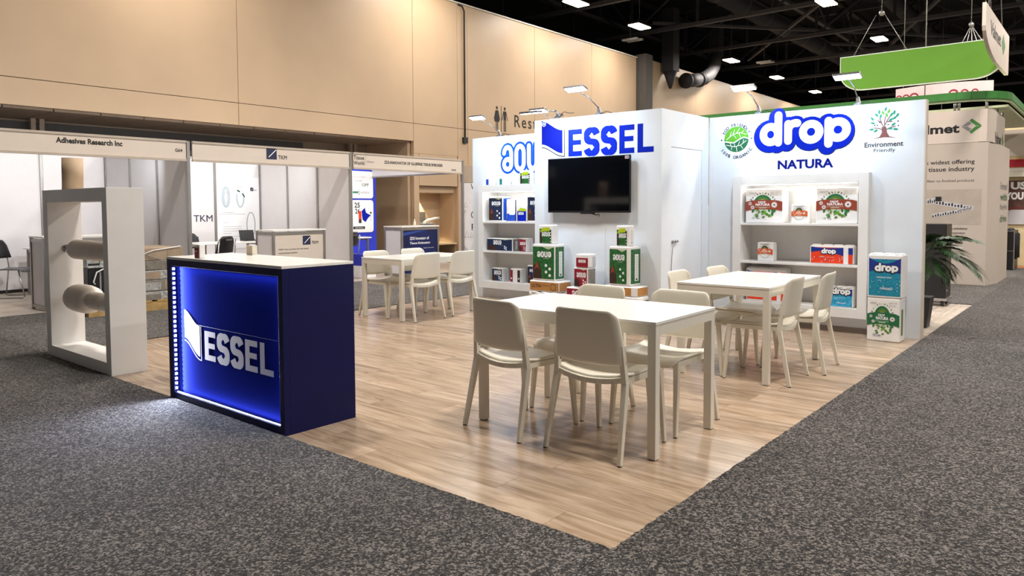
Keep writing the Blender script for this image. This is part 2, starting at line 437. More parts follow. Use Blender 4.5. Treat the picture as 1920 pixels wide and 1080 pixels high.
# full height part with the alcove
box('wall_panel', wl, WX-.12, WX, 10.40, 10.58, 0, 2.745, BEIGE)
box('wall_panel', wl, WX-.12, WX, 10.59, 11.99, 1.93, 2.745, BEIGE)
al = empty('trim_1', kind='structure', label='lit alcove in the beige wall')
box('back', al, WX-.78, WX-.7, 10.4, 12.2, 0, 2.0, BEIGE)
box('side', al, WX-.7, WX-.121, 10.5, 10.585, 0, 1.93, BEIGE)
box('side', al, WX-.7, WX-.121, 11.99, 12.08, 0, 1.93, BEIGE)
box('lintel', al, WX-.69, WX-.13, 10.59, 11.98, 1.75, 1.925, BEIGE)
box('ledge', al, WX-.69, WX-.02, 10.6, 11.98, .36, .4, mat('ledge_beige', 'c9b08a', .5))
al2 = bpy.data.lights.new('alcove_downlight', 'SPOT'); al2.energy = 130; al2.color = (1, .85, .6); al2.spot_size = math.radians(75); al2.shadow_soft_size = .03
alo = bpy.data.objects.new('alcove_downlight', al2); COL.objects.link(alo); alo.location = (WX-.58, 11.1, 1.72)
# soffit and recessed wall under the beige wall
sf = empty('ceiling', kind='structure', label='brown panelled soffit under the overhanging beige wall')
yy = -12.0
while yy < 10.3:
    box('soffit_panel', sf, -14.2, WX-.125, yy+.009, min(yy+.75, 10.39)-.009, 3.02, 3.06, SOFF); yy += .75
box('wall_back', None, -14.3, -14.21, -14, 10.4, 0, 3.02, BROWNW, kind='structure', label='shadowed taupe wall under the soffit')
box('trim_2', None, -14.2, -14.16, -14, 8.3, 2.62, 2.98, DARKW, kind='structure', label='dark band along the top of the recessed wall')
for y0 in (2.35, 9.55):
    c_ = empty('column', (-13.9, y0, 0), kind='structure', label='grey steel column pair below the soffit')
    box('shaft', c_, -.05, .05, -.05, .03, 0, 3.02, SOFF); box('shaft', c_, -.05, .05, .09, .17, 0, 3.02, SOFF)
box('wall_end', None, -14.2, WX-.125, 10.3, 10.395, 0, 3.02, BEIGE, kind='structure', label='beige return of the wall beside the alcove')
# conduit
cb = MB().tube([(WX+.03, 12.05, 6.84), (WX+.03, 12.2, 6.82), (WX+.03, 12.28, 6.7), (WX+.03, 12.28, 3.25)], .022, TRUSS)
cn = cb.build('conduit', label='thin dark conduit running down the beige wall', cat='pipe')
box('junction_box', cn, WX, WX+.07, 12.2, 12.36, 3.12, 3.28, BLACK)
# restroom sign
sgr = empty('restroom_sign', (0, 0, 0), label='black Restrooms lettering and two figures on the beige wall', cat='sign')
sg = Pr((WX, 13.524, 0), (0, 1, 0), (0, 0, 1), (1, 0, 0)); sg.mb = MB()
for cx_, dress in ((.13, 1), (.48, 0)):
    zt = 4.30-.0
    sg.ell(cx_, zt-.07, .045, .05, INK, 14)
    if dress:
        sg.poly([(cx_-.05, zt-.14), (cx_+.05, zt-.14), (cx_+.115, zt-.47), (cx_-.115, zt-.47)], INK)
    else: sg.poly([(cx_-.06, zt-.14), (cx_+.06, zt-.14), (cx_+.055, zt-.40), (cx_-.055, zt-.40)], INK)
    for s_ in (-1, 1):
        sg.stroke([(cx_+s_*.055, zt-.16), (cx_+s_*.12, zt-.40)], .03, INK)
        sg.stroke([(cx_+s_*.03, zt-.40), (cx_+s_*.03, zt-.72)], .04, INK)
sg.rect(.31, 3.55, .335, 4.30, INK)
sg.build('pictogram', sgr); sg.mb = MB()
sg.text('Restrooms', .92, 3.74, INK, h=.36, bold=.01, space=1.25)
sg.build('lettering', sgr)

# ================================================================== CEILING
box('ceiling', None, -16, 30, -20, 60, 10.4, 10.6, CEIL, kind='structure', label='black roof deck of the hall')
box('wall_back', None, -16.2, -16, -20, 60, -.06, 10.4, CEIL, kind='structure', label='black outer wall behind the beige wall')
box('wall_far', None, -16, 30, 60, 60.2, -.06, 10.4, CEIL, kind='structure', label='black far end wall of the hall')
def truss(name, a, b, zb, h, step, label, diag=True):
    e = empty(name, kind='structure', label=label)
    a = Vector((a[0], a[1], 0)); b = Vector((b[0], b[1], 0)); d = b-a; n = max(1, int(d.length/step)); 
    Z = lambda p, z: (p.x, p.y, z)
    MB().bar(Z(a, zb), Z(b, zb), .16, .13, TRUSS2).build('bottom_chord', e)
    MB().bar(Z(a, zb+h), Z(b, zb+h), .2, .2, TRUSS).build('top_chord', e)
    wb = MB(); db = MB()
    for i in range(n+1):
        p = a+d*(i/n); wb.bar(Z(p, zb), Z(p, zb+h), .09, .09, TRUSS)
        if i < n:
            q = a+d*((i+1)/n); A_, B_ = (p, q) if i % 2 else (q, p)
            db.bar(Z(A_, zb), Z(B_, zb+h), .07, .07, TRUSS)
    wb.build('uprights', e, kind='stuff'); db.build('diagonals', e, kind='stuff')
for yb in (13.5, 18.1, 22.6, 27.2, 31.8, 36.4, 41, 46):
    truss('roof_truss', (-16, yb), (28, yb), 8.0, 1.9, 2.6, 'dark steel roof truss crossing the hall')
for xb in (-14.5, -8, -1.5, 5):
    truss('roof_joist', (xb, 8), (xb, 58), 8.75, 1.3, 2.3, 'dark steel joist running the length of the hall')
br = MB()
for (a, b) in (((-14, 14), (-4, 24)), ((-12, 22), (-2, 34)), ((-4, 20), (-12, 31)), ((-8, 30), (4, 44)), ((0, 18), (-8, 36))):
    br.bar((*a, 8.15), (*b, 8.15), .1, .1, TRUSS2)
br.build('roof_bracing', label='diagonal steel roof braces', kind='structure')
for (a, b, r_, z_) in (((-10, 16), (-10, 50), .42, 9.2), ((-5.5, 14), (-5.5, 50), .3, 9.3), ((1.5, 14), (1.5, 50), .42, 9.2)):
    dk = MB().tube([(*a, z_), (*b, z_)], r_, TRUSS, 14)
    for k in range(16):
        yk = a[1]+k*2.3; dk.tube([(a[0], yk, z_), (a[0], yk+.12, z_)], r_+.035, TRUSS2, 14)
    dk.build('trim', None, kind='structure', label='dark round air duct under the roof')
# elbow duct by the wall
dm = MB(); dm.tube([(-12.1, 24.9, 6.42), (-12.05, 26.0, 6.6)], .27, TRUSS2, 16)
dm.tube([(-12.05, 26.0, 6.6), (-12.03, 26.4, 6.70), (-12.0, 26.9, 6.95), (-12, 27.3, 7.3), (-12, 27.5, 7.8)], [.27, .28, .28, .28, .28], TRUSS2, 16)
for p, q in (((-12.05, 25.95, 6.59), (-12.05, 26.08, 6.61)), ((-12.1, 24.88, 6.42), (-12.09, 25.0, 6.44))): dm.tube([p, q], .31, TRUSS, 16)
el = dm.build('elbow_duct', label='dark elbow air duct in front of the far beige wall', cat='duct')
MB().bar((-12, 27.5, 7.78), (-12, 27.5, 9.5), .5, .5, TRUSS).build('riser', el)
v1 = MB().bar((-12.1, 23.6, 6.6), (-12.1, 23.6, 9), .5, .5, TRUSS).tube([(-12.1, 23.6, 5.95), (-12.1, 23.6, 6.6)], [.05, .27], TRUSS, 12)
v1.build('hanging_duct', label='dark hanging duct with a pointed lower end at the wall top', cat='duct')

# high bay lamps
def make_bay():
    r = empty('high_bay_lamp', (0, 0, 0))
    h = MB(); h.box(-.22, .22, -.42, .42, .03, .12, BLACK); h.box(-.1, .1, -.15, .15, .12, .2, STEEL)
    h.build('housing', r)
    for s_ in (-1, 1): MB().box(s_*.02, s_*.2, -.4, .4, -.005, .03, LITG).build('diffuser', r)
    MB().tube([(0, 0, .2), (0, 0, 3.04)], .012, TRUSS2, 6).build('hanging_rod', r)
    return r
proto = make_bay(); first = True
bays = [(-11, y, 7.35, 1) for y in (4, 10.5, 15.6, 19.3, 26.8, 32.0, 37.6, 43.5)] + \
       [(-5.35, y, 7.35, 1) for y in (1.5, 8, 14.2, 20.4, 26.6, 33, 40)] + \
       [(.8, y, 7.35, 1) for y in (1.5, 8, 14.2, 20.4, 28, 36)] + \
       [(6.8, y, 7.35, 1) for y in (1.5, 8, 16, 26, 38)]
for i, (x, y, z, on) in enumerate(bays):
    b = proto if first else copy_tree(proto); first = False
    b.location = (x, y, z)
    rown = 'nearest the beige wall' if x < -10 else ('second from the beige wall' if x < -4 else ('third from the beige wall' if x < 4 else 'farthest from the beige wall'))
    rank = sum(1 for q in bays if q[0] == x and q[1] < y)
    ordn = ['first', 'second', 'third', 'fourth', 'fifth', 'sixth', 'seventh', 'eighth', 'ninth'][rank]
    tag(b, 'glowing high bay lamp, %s from the front in the row %s' % (ordn, rown), 'ceiling light', 'high bay lamps under the roof')
    area('bay_light', (x, y, z-.03), (x, y, 0), .5, .8, HALL_W*(.42 if x < -10 else 1), (1, .935, .86))
# small unlit fixtures
for i, (x, y, z, lb) in enumerate(((-12.0, 20.4, 7.25, 'small white unlit fixture hanging above the beige wall top'), (-9.9, 27.5, 7.25, 'small white double fixture beyond the elbow duct'))):
    f = MB().box(-.3, .3, -.08, .08, 0, .06, CARDW).box(-.3, .3, .25, .4, .02, .08, CARDW)
    f.tube([(0, 0, .06), (0, 0, .9)], .015, TRUSS2, 6)
    f.build('small_ceiling_fixture', None, loc=(x, y, z), label=lb, cat='ceiling light')
for i, (x, y) in enumerate(((-1.9, 16), (-3.9, 30), (.9, 24))):
    MB().tube([(x, y, 3.2 if i == 0 else 4.2), (x, y, 10.39)], .012, ALU, 5).build('hanging_cable', None, label=['thin steel cable hanging left of the green sign', 'distant hanging cable over the drop wall', 'thin cable right of the hanging sign'][i], cat='cable')

# ================================================================== SHELL SCHEME BOOTHS
FX, BX = -9.25, -12.25
def post(parent, x, y, z1=2.36):
    return box('post', parent, x-.025, x+.025, y-.025, y+.025, 0, z1, ALU, bevel=.004)
def panel_run(parent, axis, c, a, b, n, z0=.05, z1=2.33, posts=True):
    st = (b-a)/n
    for i in range(n):
        p, q = a+st*i+.02, a+st*(i+1)-.02
        if axis == 'y': box('panel', parent, c-.006, c+.006, p, q, z0, z1, PANEL)
        else: box('panel', parent, p, q, c-.006, c+.006, z0, z1, PANEL)
    for i in range(n+1):
        p = a+st*i
        if posts: post(parent, *((c, p) if axis == 'y' else (p, c)), z1+.03)
    for z in (z0-.02, z1):
        m = MB(); ALR = BLACK if z < 1 else ALU
        if axis == 'y': m.box(c-.014, c+.014, a, b, z-.02, z+.025, ALR)
        else: m.box(a, b, c-.014, c+.014, z-.02, z+.025, ALR)
        m.build('rail', parent)
def fascia(parent, y0, y1, name='fascia'):
    f = box(name, parent, FX-.012, FX+.012, y0+.03, y1-.03, 2.085, 2.345, FASC)
    for z in (2.07, 2.345):
        box('fascia_rail', parent, FX-.02, FX+.024, y0+.026, y1-.026, z-.012, z+.02, mat('fascia_rail', 'b9ada0', .4))
    return f
def booth_light(x, y, tx, ty, tz, wt=9):
    area('booth_spot_light', (x+.6, y, 2.2), (tx, ty, tz), .12, .12, wt, (.93, .96, 1), spread=120)
b1 = empty('shell_scheme_booth', (0, 0, 0), label='white shell scheme booth with the Adhesives Research Inc fascia', cat='booth')
panel_run(b1, 'y', BX, -.07-3, 2.93, 6)
panel_run(b1, 'x', 2.93, BX+.03, FX, 3)
fascia(b1, -.07, 2.93); fascia(b1, -3.07, -.07); post(b1, FX, -.07)
p = Pr((FX+.013, 0, 0), (0, 1, 0), (0, 0, 1), (1, 0, 0))
p.text('Adhesives Research Inc', 1.167, 2.222, INK, w=.83, h=.075, bold=.035); p.build('lettering', b1); p.mb = MB(); p.text('G64', 2.735, 2.19, INK, w=.11, h=.05, bold=.02)
p.build('lettering', b1)
b2 = empty('shell_scheme_booth', (0, 0, 0), label='white shell scheme booth with TKM on fascia, left wall and poster', cat='booth')
panel_run(b2, 'y', BX, 2.97, 5.93, 3)
panel_run(b2, 'x', 5.93, BX+.03, FX, 3)
fascia(b2, 2.97, 5.93)
def tkm_mark(p, x, y, s_, m=INKN, wm=WPR, txt=True):
    p.rect(x, y, x+s_, y+s_, m); p.up().stroke([(x+s_*.22, y+s_*.18), (x+s_*.95, y+s_*.84)], s_*.07, wm, caps=False)
    if txt: p.text('TKM', x+s_*1.15, y+s_*.06, INK, w=s_*.85, h=s_*.32, bold=.008)
p = Pr((FX+.013, 0, 0), (0, 1, 0), (0, 0, 1), (1, 0, 0)); tkm_mark(p, 4.235, 2.155, .19); p.build('lettering', b2)
p = Pr((BX+.007, 0, 0), (0, 1, 0), (0, 0, 1), (1, 0, 0)); p.text('TKM', 4.50, 1.10, INKN, w=.38, h=.125, bold=.009)
p.build('lettering', b2)
ps = empty('poster', (0, 0, 0), label='technical poster with round blade drawings on the TKM booth wall', cat='poster')
box('sheet', ps, BX+.008, BX+.016, 4.97, 5.9, .55, 1.98, WPR)
p = Pr((BX+.017, 0, 0), (0, 1, 0), (0, 0, 1), (1, 0, 0))
LB = mat('pale_blue_print', 'bccdd6', .5); TEAL = mat('dark_teal_print', '1e4a44', .5)
p.ring(5.165, 1.58, .085, .205, .05, LB).ring(5.165, 1.58, .09, .21, .007, GPRT).ring(5.165, 1.58, .045, .12, .007, GPRT)
p.ring(5.475, 1.58, .085, .205, .03, LB, a0=PI*.9, a1=2*PI).ring(5.475, 1.58, .09, .21, .006, GPRT, a0=PI*.05, a1=PI*2)
p.up().stroke([(5.41, 1.72), (5.47, 1.69)], .03, TEAL, caps=False).stroke([(5.52, 1.66), (5.57, 1.58)], .03, TEAL, caps=False)
tkm_mark(p, 5.70, 1.71, .07); p.rect(5.0, 1.235, 5.57, 1.241, GPRT); p.text('Tissue Application', 5.09, 1.262, GPRT, w=.24, h=.025)
p.ring(5.70, 1.02, .10, .26, .012, GPRT).ring(5.70, 1.02, .085, .24, .006, LB)
p.text('Converting', 5.09, 1.06, GPRT, w=.11, h=.02)
for k, wd in enumerate((.4, .4, .4, .18, .39, .30)): p.rect(5.09, .985-k*.045-(k > 3)*.02, 5.09+wd, .996-k*.045-(k > 3)*.02, LGREY)
p.build('print', ps)
b3 = empty('shell_scheme_booth', (0, 0, 0), label='open corner shell scheme booth with the Tissue World fascia', cat='booth')
fascia(b3, 5.97, 8.87); post(b3, FX, 8.87); post(b3, BX, 8.87)
box('side_fascia', b3, BX, FX-.03, 8.86, 8.88, 2.10, 2.35, PANEL); box('fascia_rail', b3, BX, FX-.03, 8.85, 8.89, 2.07, 2.10, ALU)
p = Pr((FX+.013, 0, 0), (0, 1, 0), (0, 0, 1), (1, 0, 0))
p.text('Tissue', 6.00, 2.235, INK, w=.24, h=.075, bold=.012); p.text('World', 6.00, 2.14, INK, w=.24, h=.07, bold=.012); p.rect(6.27, 2.135, 6.275, 2.31, GPRT)
p.text('Miami', 6.31, 2.19, GPRT, w=.16, h=.035, bold=.004)
p.build('lettering', b3); p.mb = MB(); p.text('ZDS-INNOVATOR OF GLUEFREE TISSUE EMBOSSER', 6.72, 2.19, INK, w=1.55, h=.052, bold=.028); p.build('lettering', b3); p.mb = MB(); p.text('G66B', 8.52, 2.12, INK, w=.14, h=.035, bold=.02)
p.build('lettering', b3)
# blue fabric backdrop
bd = empty('fabric_backdrop', (0, 0, 0), label='royal blue fabric backdrop with two white rounded posters', cat='display')
box('screen', bd, BX-.0, BX+.04, 6.0, 8.98, .05, 2.30, mat('blue_backdrop', '2334c8', .6, var=.1, vs=2), bevel=.015)
for z0, z1 in ((1.58, 2.215), (.78, 1.54)):
    m = MB(); r_ = .07; yA, yB = 7.2, 8.88
    pts = arc(yB-r_, z0+r_, r_, r_, -90, 0, 5)+arc(yB-r_, z1-r_, r_, r_, 0, 90, 5)+arc(yA+r_, z1-r_, r_, r_, 90, 180, 5)+arc(yA+r_, z0+r_, r_, r_, 180, 270, 5)
    m.prism(pts, (BX+.042, 0, 0), (0, 1, 0), (0, 0, 1), (1, 0, 0), .008, WPR).build('poster_sheet', bd)
p = Pr((BX+.051, 0, 0), (0, 1, 0), (0, 0, 1), (1, 0, 0))
p.text('OPP', 8.55, 1.86, INK, w=.2, h=.07, bold=.0).text('NORDIC', 8.52, 1.69, GPRT, w=.26, h=.05, bold=.0).rect(8.28, 1.70, 8.44, 1.74, GREEN3)
p.ring(8.46, 1.71, .03, .045, .012, GPRT).text('partners', 8.3, 2.05, LGREY, w=.34, h=.05).text('clients', 8.3, 1.97, LGREY, w=.25, h=.05)
p.text('25', 8.32, 1.36, INK, w=.16, h=.12, bold=.02).text('26', 8.34, 1.22, INK, w=.14, h=.12, bold=.02)
p.rect(8.44, 1.08, 8.52, 1.28, REDO).rect(8.44, 1.0, 8.52, 1.09, DKBR)
p.poly([(8.53, 1.28), (8.62, 1.36), (8.66, 1.24), (8.8, 1.18), (8.72, 1.12), (8.64, 1.02), (8.55, 1.08)], BLUE)
p.stroke([(8.80, 1.2), (8.80, 1.05)], .01, GPRT).ell(8.80, 1.24, .03, .02, INK)
p.rect(8.28, .86, 8.62, .92, INK); p.up().text('2025 Release', 8.33, .878, WPR, w=.24, h=.025)
p.build('print', bd)
# wall piece with triangles beside the corner booth
tb = empty('printed_wall', (0, 0, 0), label='pale grey wall with outlined triangles left of the aqua wall', cat='display')
box('wall_board', tb, -9.36, -9.3, 8.93, 11.0, 0, 1.89, mat('pale_grey_board', 'd6d3d6', .5))
box('wall_header', tb, -9.37, -9.29, 8.93, 11.0, 1.89, 2.25, mat('greige_header', 'a39281', .6))
p = Pr((-9.3, 0, 0), (0, 1, 0), (0, 0, 1), (1, 0, 0))
for (yt, zt, s_) in ((9.02, 1.42, .11), (9.0, 1.28, .06), (9.05, .78, .14), (9.2, .76, .1), (9.45, 1.5, .2), (9.5, .6, .3)):
    p.stroke([(yt-s_/2, zt-s_/2), (yt, zt+s_/2), (yt+s_/2, zt-s_/2), (yt-s_/2, zt-s_/2)], .012, GPRT)
p.text('C', 9.18, 1.12, INK, h=.15, bold=.0).text('P', 9.2, .86, INK, h=.14, bold=.02).text('V', 9.18, 1.74, INK, h=.12).text('orporate', 9.34, 1.12, INK, h=.11, bold=.0).text('artner', 9.34, .86, INK, h=.12, bold=.02)
p.poly([(9.0, 0.1), (9.8, .1), (9.3, .75)], LGREY).up().poly([(8.95, .05), (9.6, .05), (8.95, .55)], mat('mid_grey_print', 'b4b2b8', .6))
p.build('print', tb)
# booth counters
def counter(label, x, y, w_, d_, mface, front='+x'):
    e = empty('booth_counter', (0, 0, 0), label=label, cat='counter')
    x0, x1, y0, y1 = (x-d_, x, y, y+w_)
    for a, b in ((x0, y0), (x1, y0), (x0, y1), (x1, y1)):
        box('post', e, a-.02, a+.02, b-.02, b+.02, 0, .965, ALU, bevel=.003)
    box('front_panel', e, x1-.008, x1+.004, y0+.02, y1-.02, .06, .91, mface)
    box('side_panel', e, x0+.02, x1-.02, y0-.004, y0+.006, .06, .91, PANEL); box('side_panel', e, x0+.02, x1-.02, y1-.006, y1+.004, .06, .91, PANEL)
    m = MB()
    for z0, z1 in ((.02, .06), (.91, .955)):
        m.box(x1-.015, x1+.015, y0, y1, z0, z1, ALU).box(x0, x1, y0-.015, y0+.015, z0, z1, ALU).box(x0, x1, y1-.015, y1+.015, z0, z1, ALU)
    m.build('rail', e, kind='stuff')
    box('countertop', e, x0-.025, x1+.025, y0-.025, y1+.025, .965, .99, TABLE, bevel=.004)
    return e
c1 = counter('plain grey booth counter behind the white frame display', -9.39, 1.04, 1.0, .49, PANEL)
c2 = counter('booth counter with the TKM mark on its front panel', FX, 4.34, 1.0, .49, FASC)
p = Pr((FX+.005, 0, 0), (0, 1, 0), (0, 0, 1), (1, 0, 0)); tkm_mark(p, 4.90, .725, .155)
p.text('TKM. Your partner for the tissue', 4.43, .645, INK, w=.58, h=.028, bold=.014); p.text('converting industry', 4.43, .585, INK, w=.36, h=.028, bold=.014)
p.build('lettering', c2)
c3 = counter('booth counter with a navy ZDS front panel', FX, 7.15, .97, .49, mat('navy_poster', '17255f', .3, var=.25, vs=2))
p = Pr((FX+.005, 0, 0), (0, 1, 0), (0, 0, 1), (1, 0, 0)); p.text('ZDS Innovator of', 7.35, .715, WPR, w=.52, h=.06, bold=.02); p.text('Tissue Embossing', 7.35, .615, WPR, w=.55, h=.06, bold=.02)
p.text('https://www.zds', 7.72, .53, LGREY, w=.28, h=.028); p.up().poly([(7.17, .86), (8.1, .95), (7.17, .8)], mat('blue_sheen_print', '2c4a9a', .3))
p.build('lettering', c3)
# small bottle on the ZDS counter
MB().tube([(-9.5, 7.72, .99), (-9.5, 7.72, 1.05), (-9.5, 7.72, 1.09), (-9.5, 7.72, 1.12)], [.025, .025, .01, .012], CREAM, 10).build('pump_bottle', None, label='small cream pump bottle on the navy fronted counter', cat='bottle')
# booth tables
def plain_table(label, x, y, w_, d_, h=.74, leg=.035):
    e = empty('booth_table', (x, y, 0), label=label, cat='table')
    box('tabletop', e, -w_/2, w_/2, -d_/2, d_/2, h-.025, h, TABLE, bevel=.006)
    for a in (-1, 1):
        for b in (-1, 1): box('leg', e, a*(w_/2-.06)-leg/2, a*(w_/2-.06)+leg/2, b*(d_/2-.06)-leg/2, b*(d_/2-.06)+leg/2, 0, h-.025, ALU)
    m = MB(); m.box(-w_/2+.06, w_/2-.06, -d_/2+.05, -d_/2+.065, h-.07, h-.025, ALU).box(-w_/2+.06, w_/2-.06, d_/2-.065, d_/2-.05, h-.07, h-.025, ALU)
    m.build('apron', e); return e
plain_table('white booth table at the far left edge beside the black chair', -11.55, 2.0, .9, .9)
plain_table('white booth table in front of the technical poster', -11.1, 4.55, .75, 1.3)
plain_table('white booth table in front of the blue backdrop', -11.0, 7.0, .7, 1.1)
def black_chair(x, y, rz, label):
    e = empty('booth_chair', (x, y, 0), rz, label, 'chair', 'black booth chairs')
    m = MB(); n = 6; vs = []; fs = []
    for i in range(n+1):
        for j in range(n+1):
            u = i/n*2-1; v = j/n*2-1
            vs.append((u*.22*(1-.12*max(0, -v)), v*.21, .45-.012*(1-u*u)+(-.03*max(0, (v-.6)/.4)**2)))
    for i in range(n):
        for j in range(n): a = i*(n+1)+j; fs.append((a, a+n+1, a+n+2, a+1))
    m.add(vs, fs, mat('grey_plastic_seat', '55555a', .4), True); s_ = m.build('seat', e); sd = s_.modifiers.new('t', 'SOLIDIFY'); sd.thickness = .018
    vs = []; fs = []
    for i in range(n*2+1):
        u = i/n-1; hw = 1
        for j in range(n+1):
            v = j/n; zz = .60+v*.28*(1-.55*max(0, abs(u)-.55)**1.6*2.2); vs.append((u*.215*(1-.12*v), -.22-.05*v+.04*u*u, zz))
    for i in range(n*2):
        for j in range(n): a = i*(n+1)+j; fs.append((a, a+n+1, a+n+2, a+1))
    b = MB().add(vs, fs, BLACK, True).build('backrest', e); sd = b.modifiers.new('t', 'SOLIDIFY'); sd.thickness = .022
    b = MB().box(-.07, .07, -.285, -.262, .81, .835, STEEL).build('handle', e)
    for s_ in (-1, 1):
        MB().tube([(s_*.2, -.25, .82), (s_*.215, -.21, .47), (s_*.235, -.27, .02), (s_*.235, -.25, .011), (s_*.235, .2, .011), (s_*.235, .235, .03), (s_*.205, .14, .43)], .010, STEEL, 8).build('sled_leg', e)
    return e
black_chair(-11.55, 1.32, -.75, 'black backed booth chair with sled legs at the far left edge')
black_chair(-10.35, 3.92, PI*.62, 'black booth chair with its back to the navy counter before the poster')
black_chair(-11.85, 4.3, -PI*.5, 'black booth chair on the far side of the poster table')
black_chair(-10.3, 6.55, PI*.6, 'black booth chair in front of the blue backdrop')
# laptop and literature on the TKM table
l_ = MB().box(-.14, .14, -.1, .1, 0, .015, BLACK); l_.add([(-.14, .1, .015), (.14, .1, .015), (.14, .16, .2), (-.14, .16, .2)], [(0, 1, 2, 3), (3, 2, 1, 0)], BLACK)
l_.build('laptop', None, loc=(-11.2, 5.05, .74), rz=PI*.45, label='open black laptop on the table by the technical poster', cat='laptop')
# fixtures in the alcove
ft = empty('drinking_fountain', (WX-.55, 11.05, .4), label='steel drinking fountain with a spout in the lit alcove', cat='fountain')
box('back_plate', ft, -.13, -.1, -.4, .35, .40, .84, DARKW); box('basin', ft, -.12, .3, -.3, .28, .42, .55, STEEL, bevel=.02); box('dispenser', ft, -.1, .08, -.32, -.05, .55, .80, CREAM, bevel=.02)
MB().tube([(.1, .1, .55), (.15, .2, .62), (.2, .42, .66), (.22, .55, .68)], .035, CREAM, 8).build('spout', ft)
MB().box(WX, WX+.06, 12.15, 12.23, 1.42, 1.62, CREAM).build('wall_intercom', None, label='cream wall intercom right of the alcove', cat='intercom')
MB().box(WX, WX+.04, 12.22, 12.38, 1.83, 1.9, BLACK).build('black_wall_plate', None, label='small black plate on the wall right of the alcove', cat='plate')
booth_light(-10.2, .3, BX, .3, 1.7); booth_light(-10.2, 2.25, BX, 2.3, 1.8); booth_light(-10.4, 5.0, BX, 5.2, 1.75); booth_light(-10.4, 3.6, BX, 3.6, 1.3, 7)
booth_light(-10.2, -1.6, BX, -1.6, 1.7); booth_light(-10.3, 7.6, BX, 7.8, 1.6, 9)

# ================================================================== THE STAND: WALLS
def wall_with_hole(parent, x0, x1, y0, y1, z1, hx0, hx1, hz0, hz1, seams=()):
    box('wall_board', parent, x0, hx0, y0, y1, 0, z1, WALLW); box('wall_board', parent, hx1, x1, y0, y1, 0, z1, WALLW)
    box('wall_board', parent, hx0, hx1, y0, y1, hz1, z1, WALLW); box('wall_board', parent, hx0, hx1, y0, y1, 0, hz0, WALLW)
def niche(parent, x0, x1, z0, z1, yf, yb, fw, shelves, fbot=.09):
    """shelf box standing proud of the wall: frame, sides, back, shelves"""
    e = empty('shelf_niche', (0, 0, 0)); e.parent = parent
    f = MB(); f.box(x0, x0+fw, yf, yf+.02, z0, z1, WHITE).box(x1-fw, x1, yf, yf+.02, z0, z1, WHITE)
    f.box(x0+fw, x1-fw, yf, yf+.02, z1-fw, z1, WHITE).box(x0+fw, x1-fw, yf, yf+.02, z0, z0+fbot, WHITE)
    f.build('frame', e, bevel=.002)
    s_ = MB(); s_.box(x0, x0+.02, yf+.02, yb, z0, z1, WHITE).box(x1-.02, x1, yf+.02, yb, z0, z1, WHITE).box(x0+.02, x1-.02, yf+.02, yb, z1-.02, z1, WHITE).box(x0+.02, x1-.02, yf+.02, yb, z0, z0+.02, WHITE)
    i0, i1 = x0+fw-.02, x1-fw+.02
    s_.box(i0, i0+.018, yf+.02, yb-.02, z0+.02, z1-.02, WHITE).box(i1-.018, i1, yf+.02, yb-.02, z0+.02, z1-.02, WHITE)
    s_.build('carcass', e)
    box('back_panel', e, x0+.02, x1-.02, yb-.018, yb, z0+.02, z1-.02, WHITE)
    box('shelf', e, i0+.019, i1-.019, yf+.003, yb-.02, z0+.021, z0+fbot-.002, WHITE)
    for z in shelves: box('shelf', e, i0+.019, i1-.019, yf+.003, yb-.02, z-.024, z, WHITE, bevel=.002)
    box('led_strip', e, i0+.05, i1-.05, yf+.05, yf+.062, z1-fw-.012, z1-fw-.004, LEDS)
    area('shelf_light', ((x0+x1)/2, yf+.06, z1-fw-.016), ((x0+x1)/2, yf+.16, z0), (x1-x0)*.8, .02, STRIP_W, (1, .97, .9))
    return e
WT = 2.395
dw = empty('drop_display_wall', (0, 0, 0), label='white display wall with drop and NATURA lettering and lit shelf niche', cat='partition')
dw.name = 'stand_partition'
NX0, NX1, NZ0, NZ1 = -1.932, -.487, .172, 1.69
wall_with_hole(dw, -2.275, -.012, 5.8, 5.9, WT, NX0, NX1, NZ0, NZ1)
box('end_cap', dw, -.0118, 0, 5.798, 5.902, 0, WT, mat('warm_edge', 'd9cdbf', .5))
box('skirting', dw, -2.27, NX1, 5.792, 5.7995, 0, .06, mat('greige_skirting', '8c8176', .6))
niche(dw, NX0, NX1, NZ0, NZ1, 5.69, 6.05, .095, (1.158, .725), .1)
box('service_strip', dw, -2.268, -2.235, 5.795, 5.7998, 0, WT, WALLW)
p = Pr((0, 5.7995, 0), (1, 0, 0), (0, 0, 1), (0, -1, 0)); p.n = Vector((0, -1, 0))
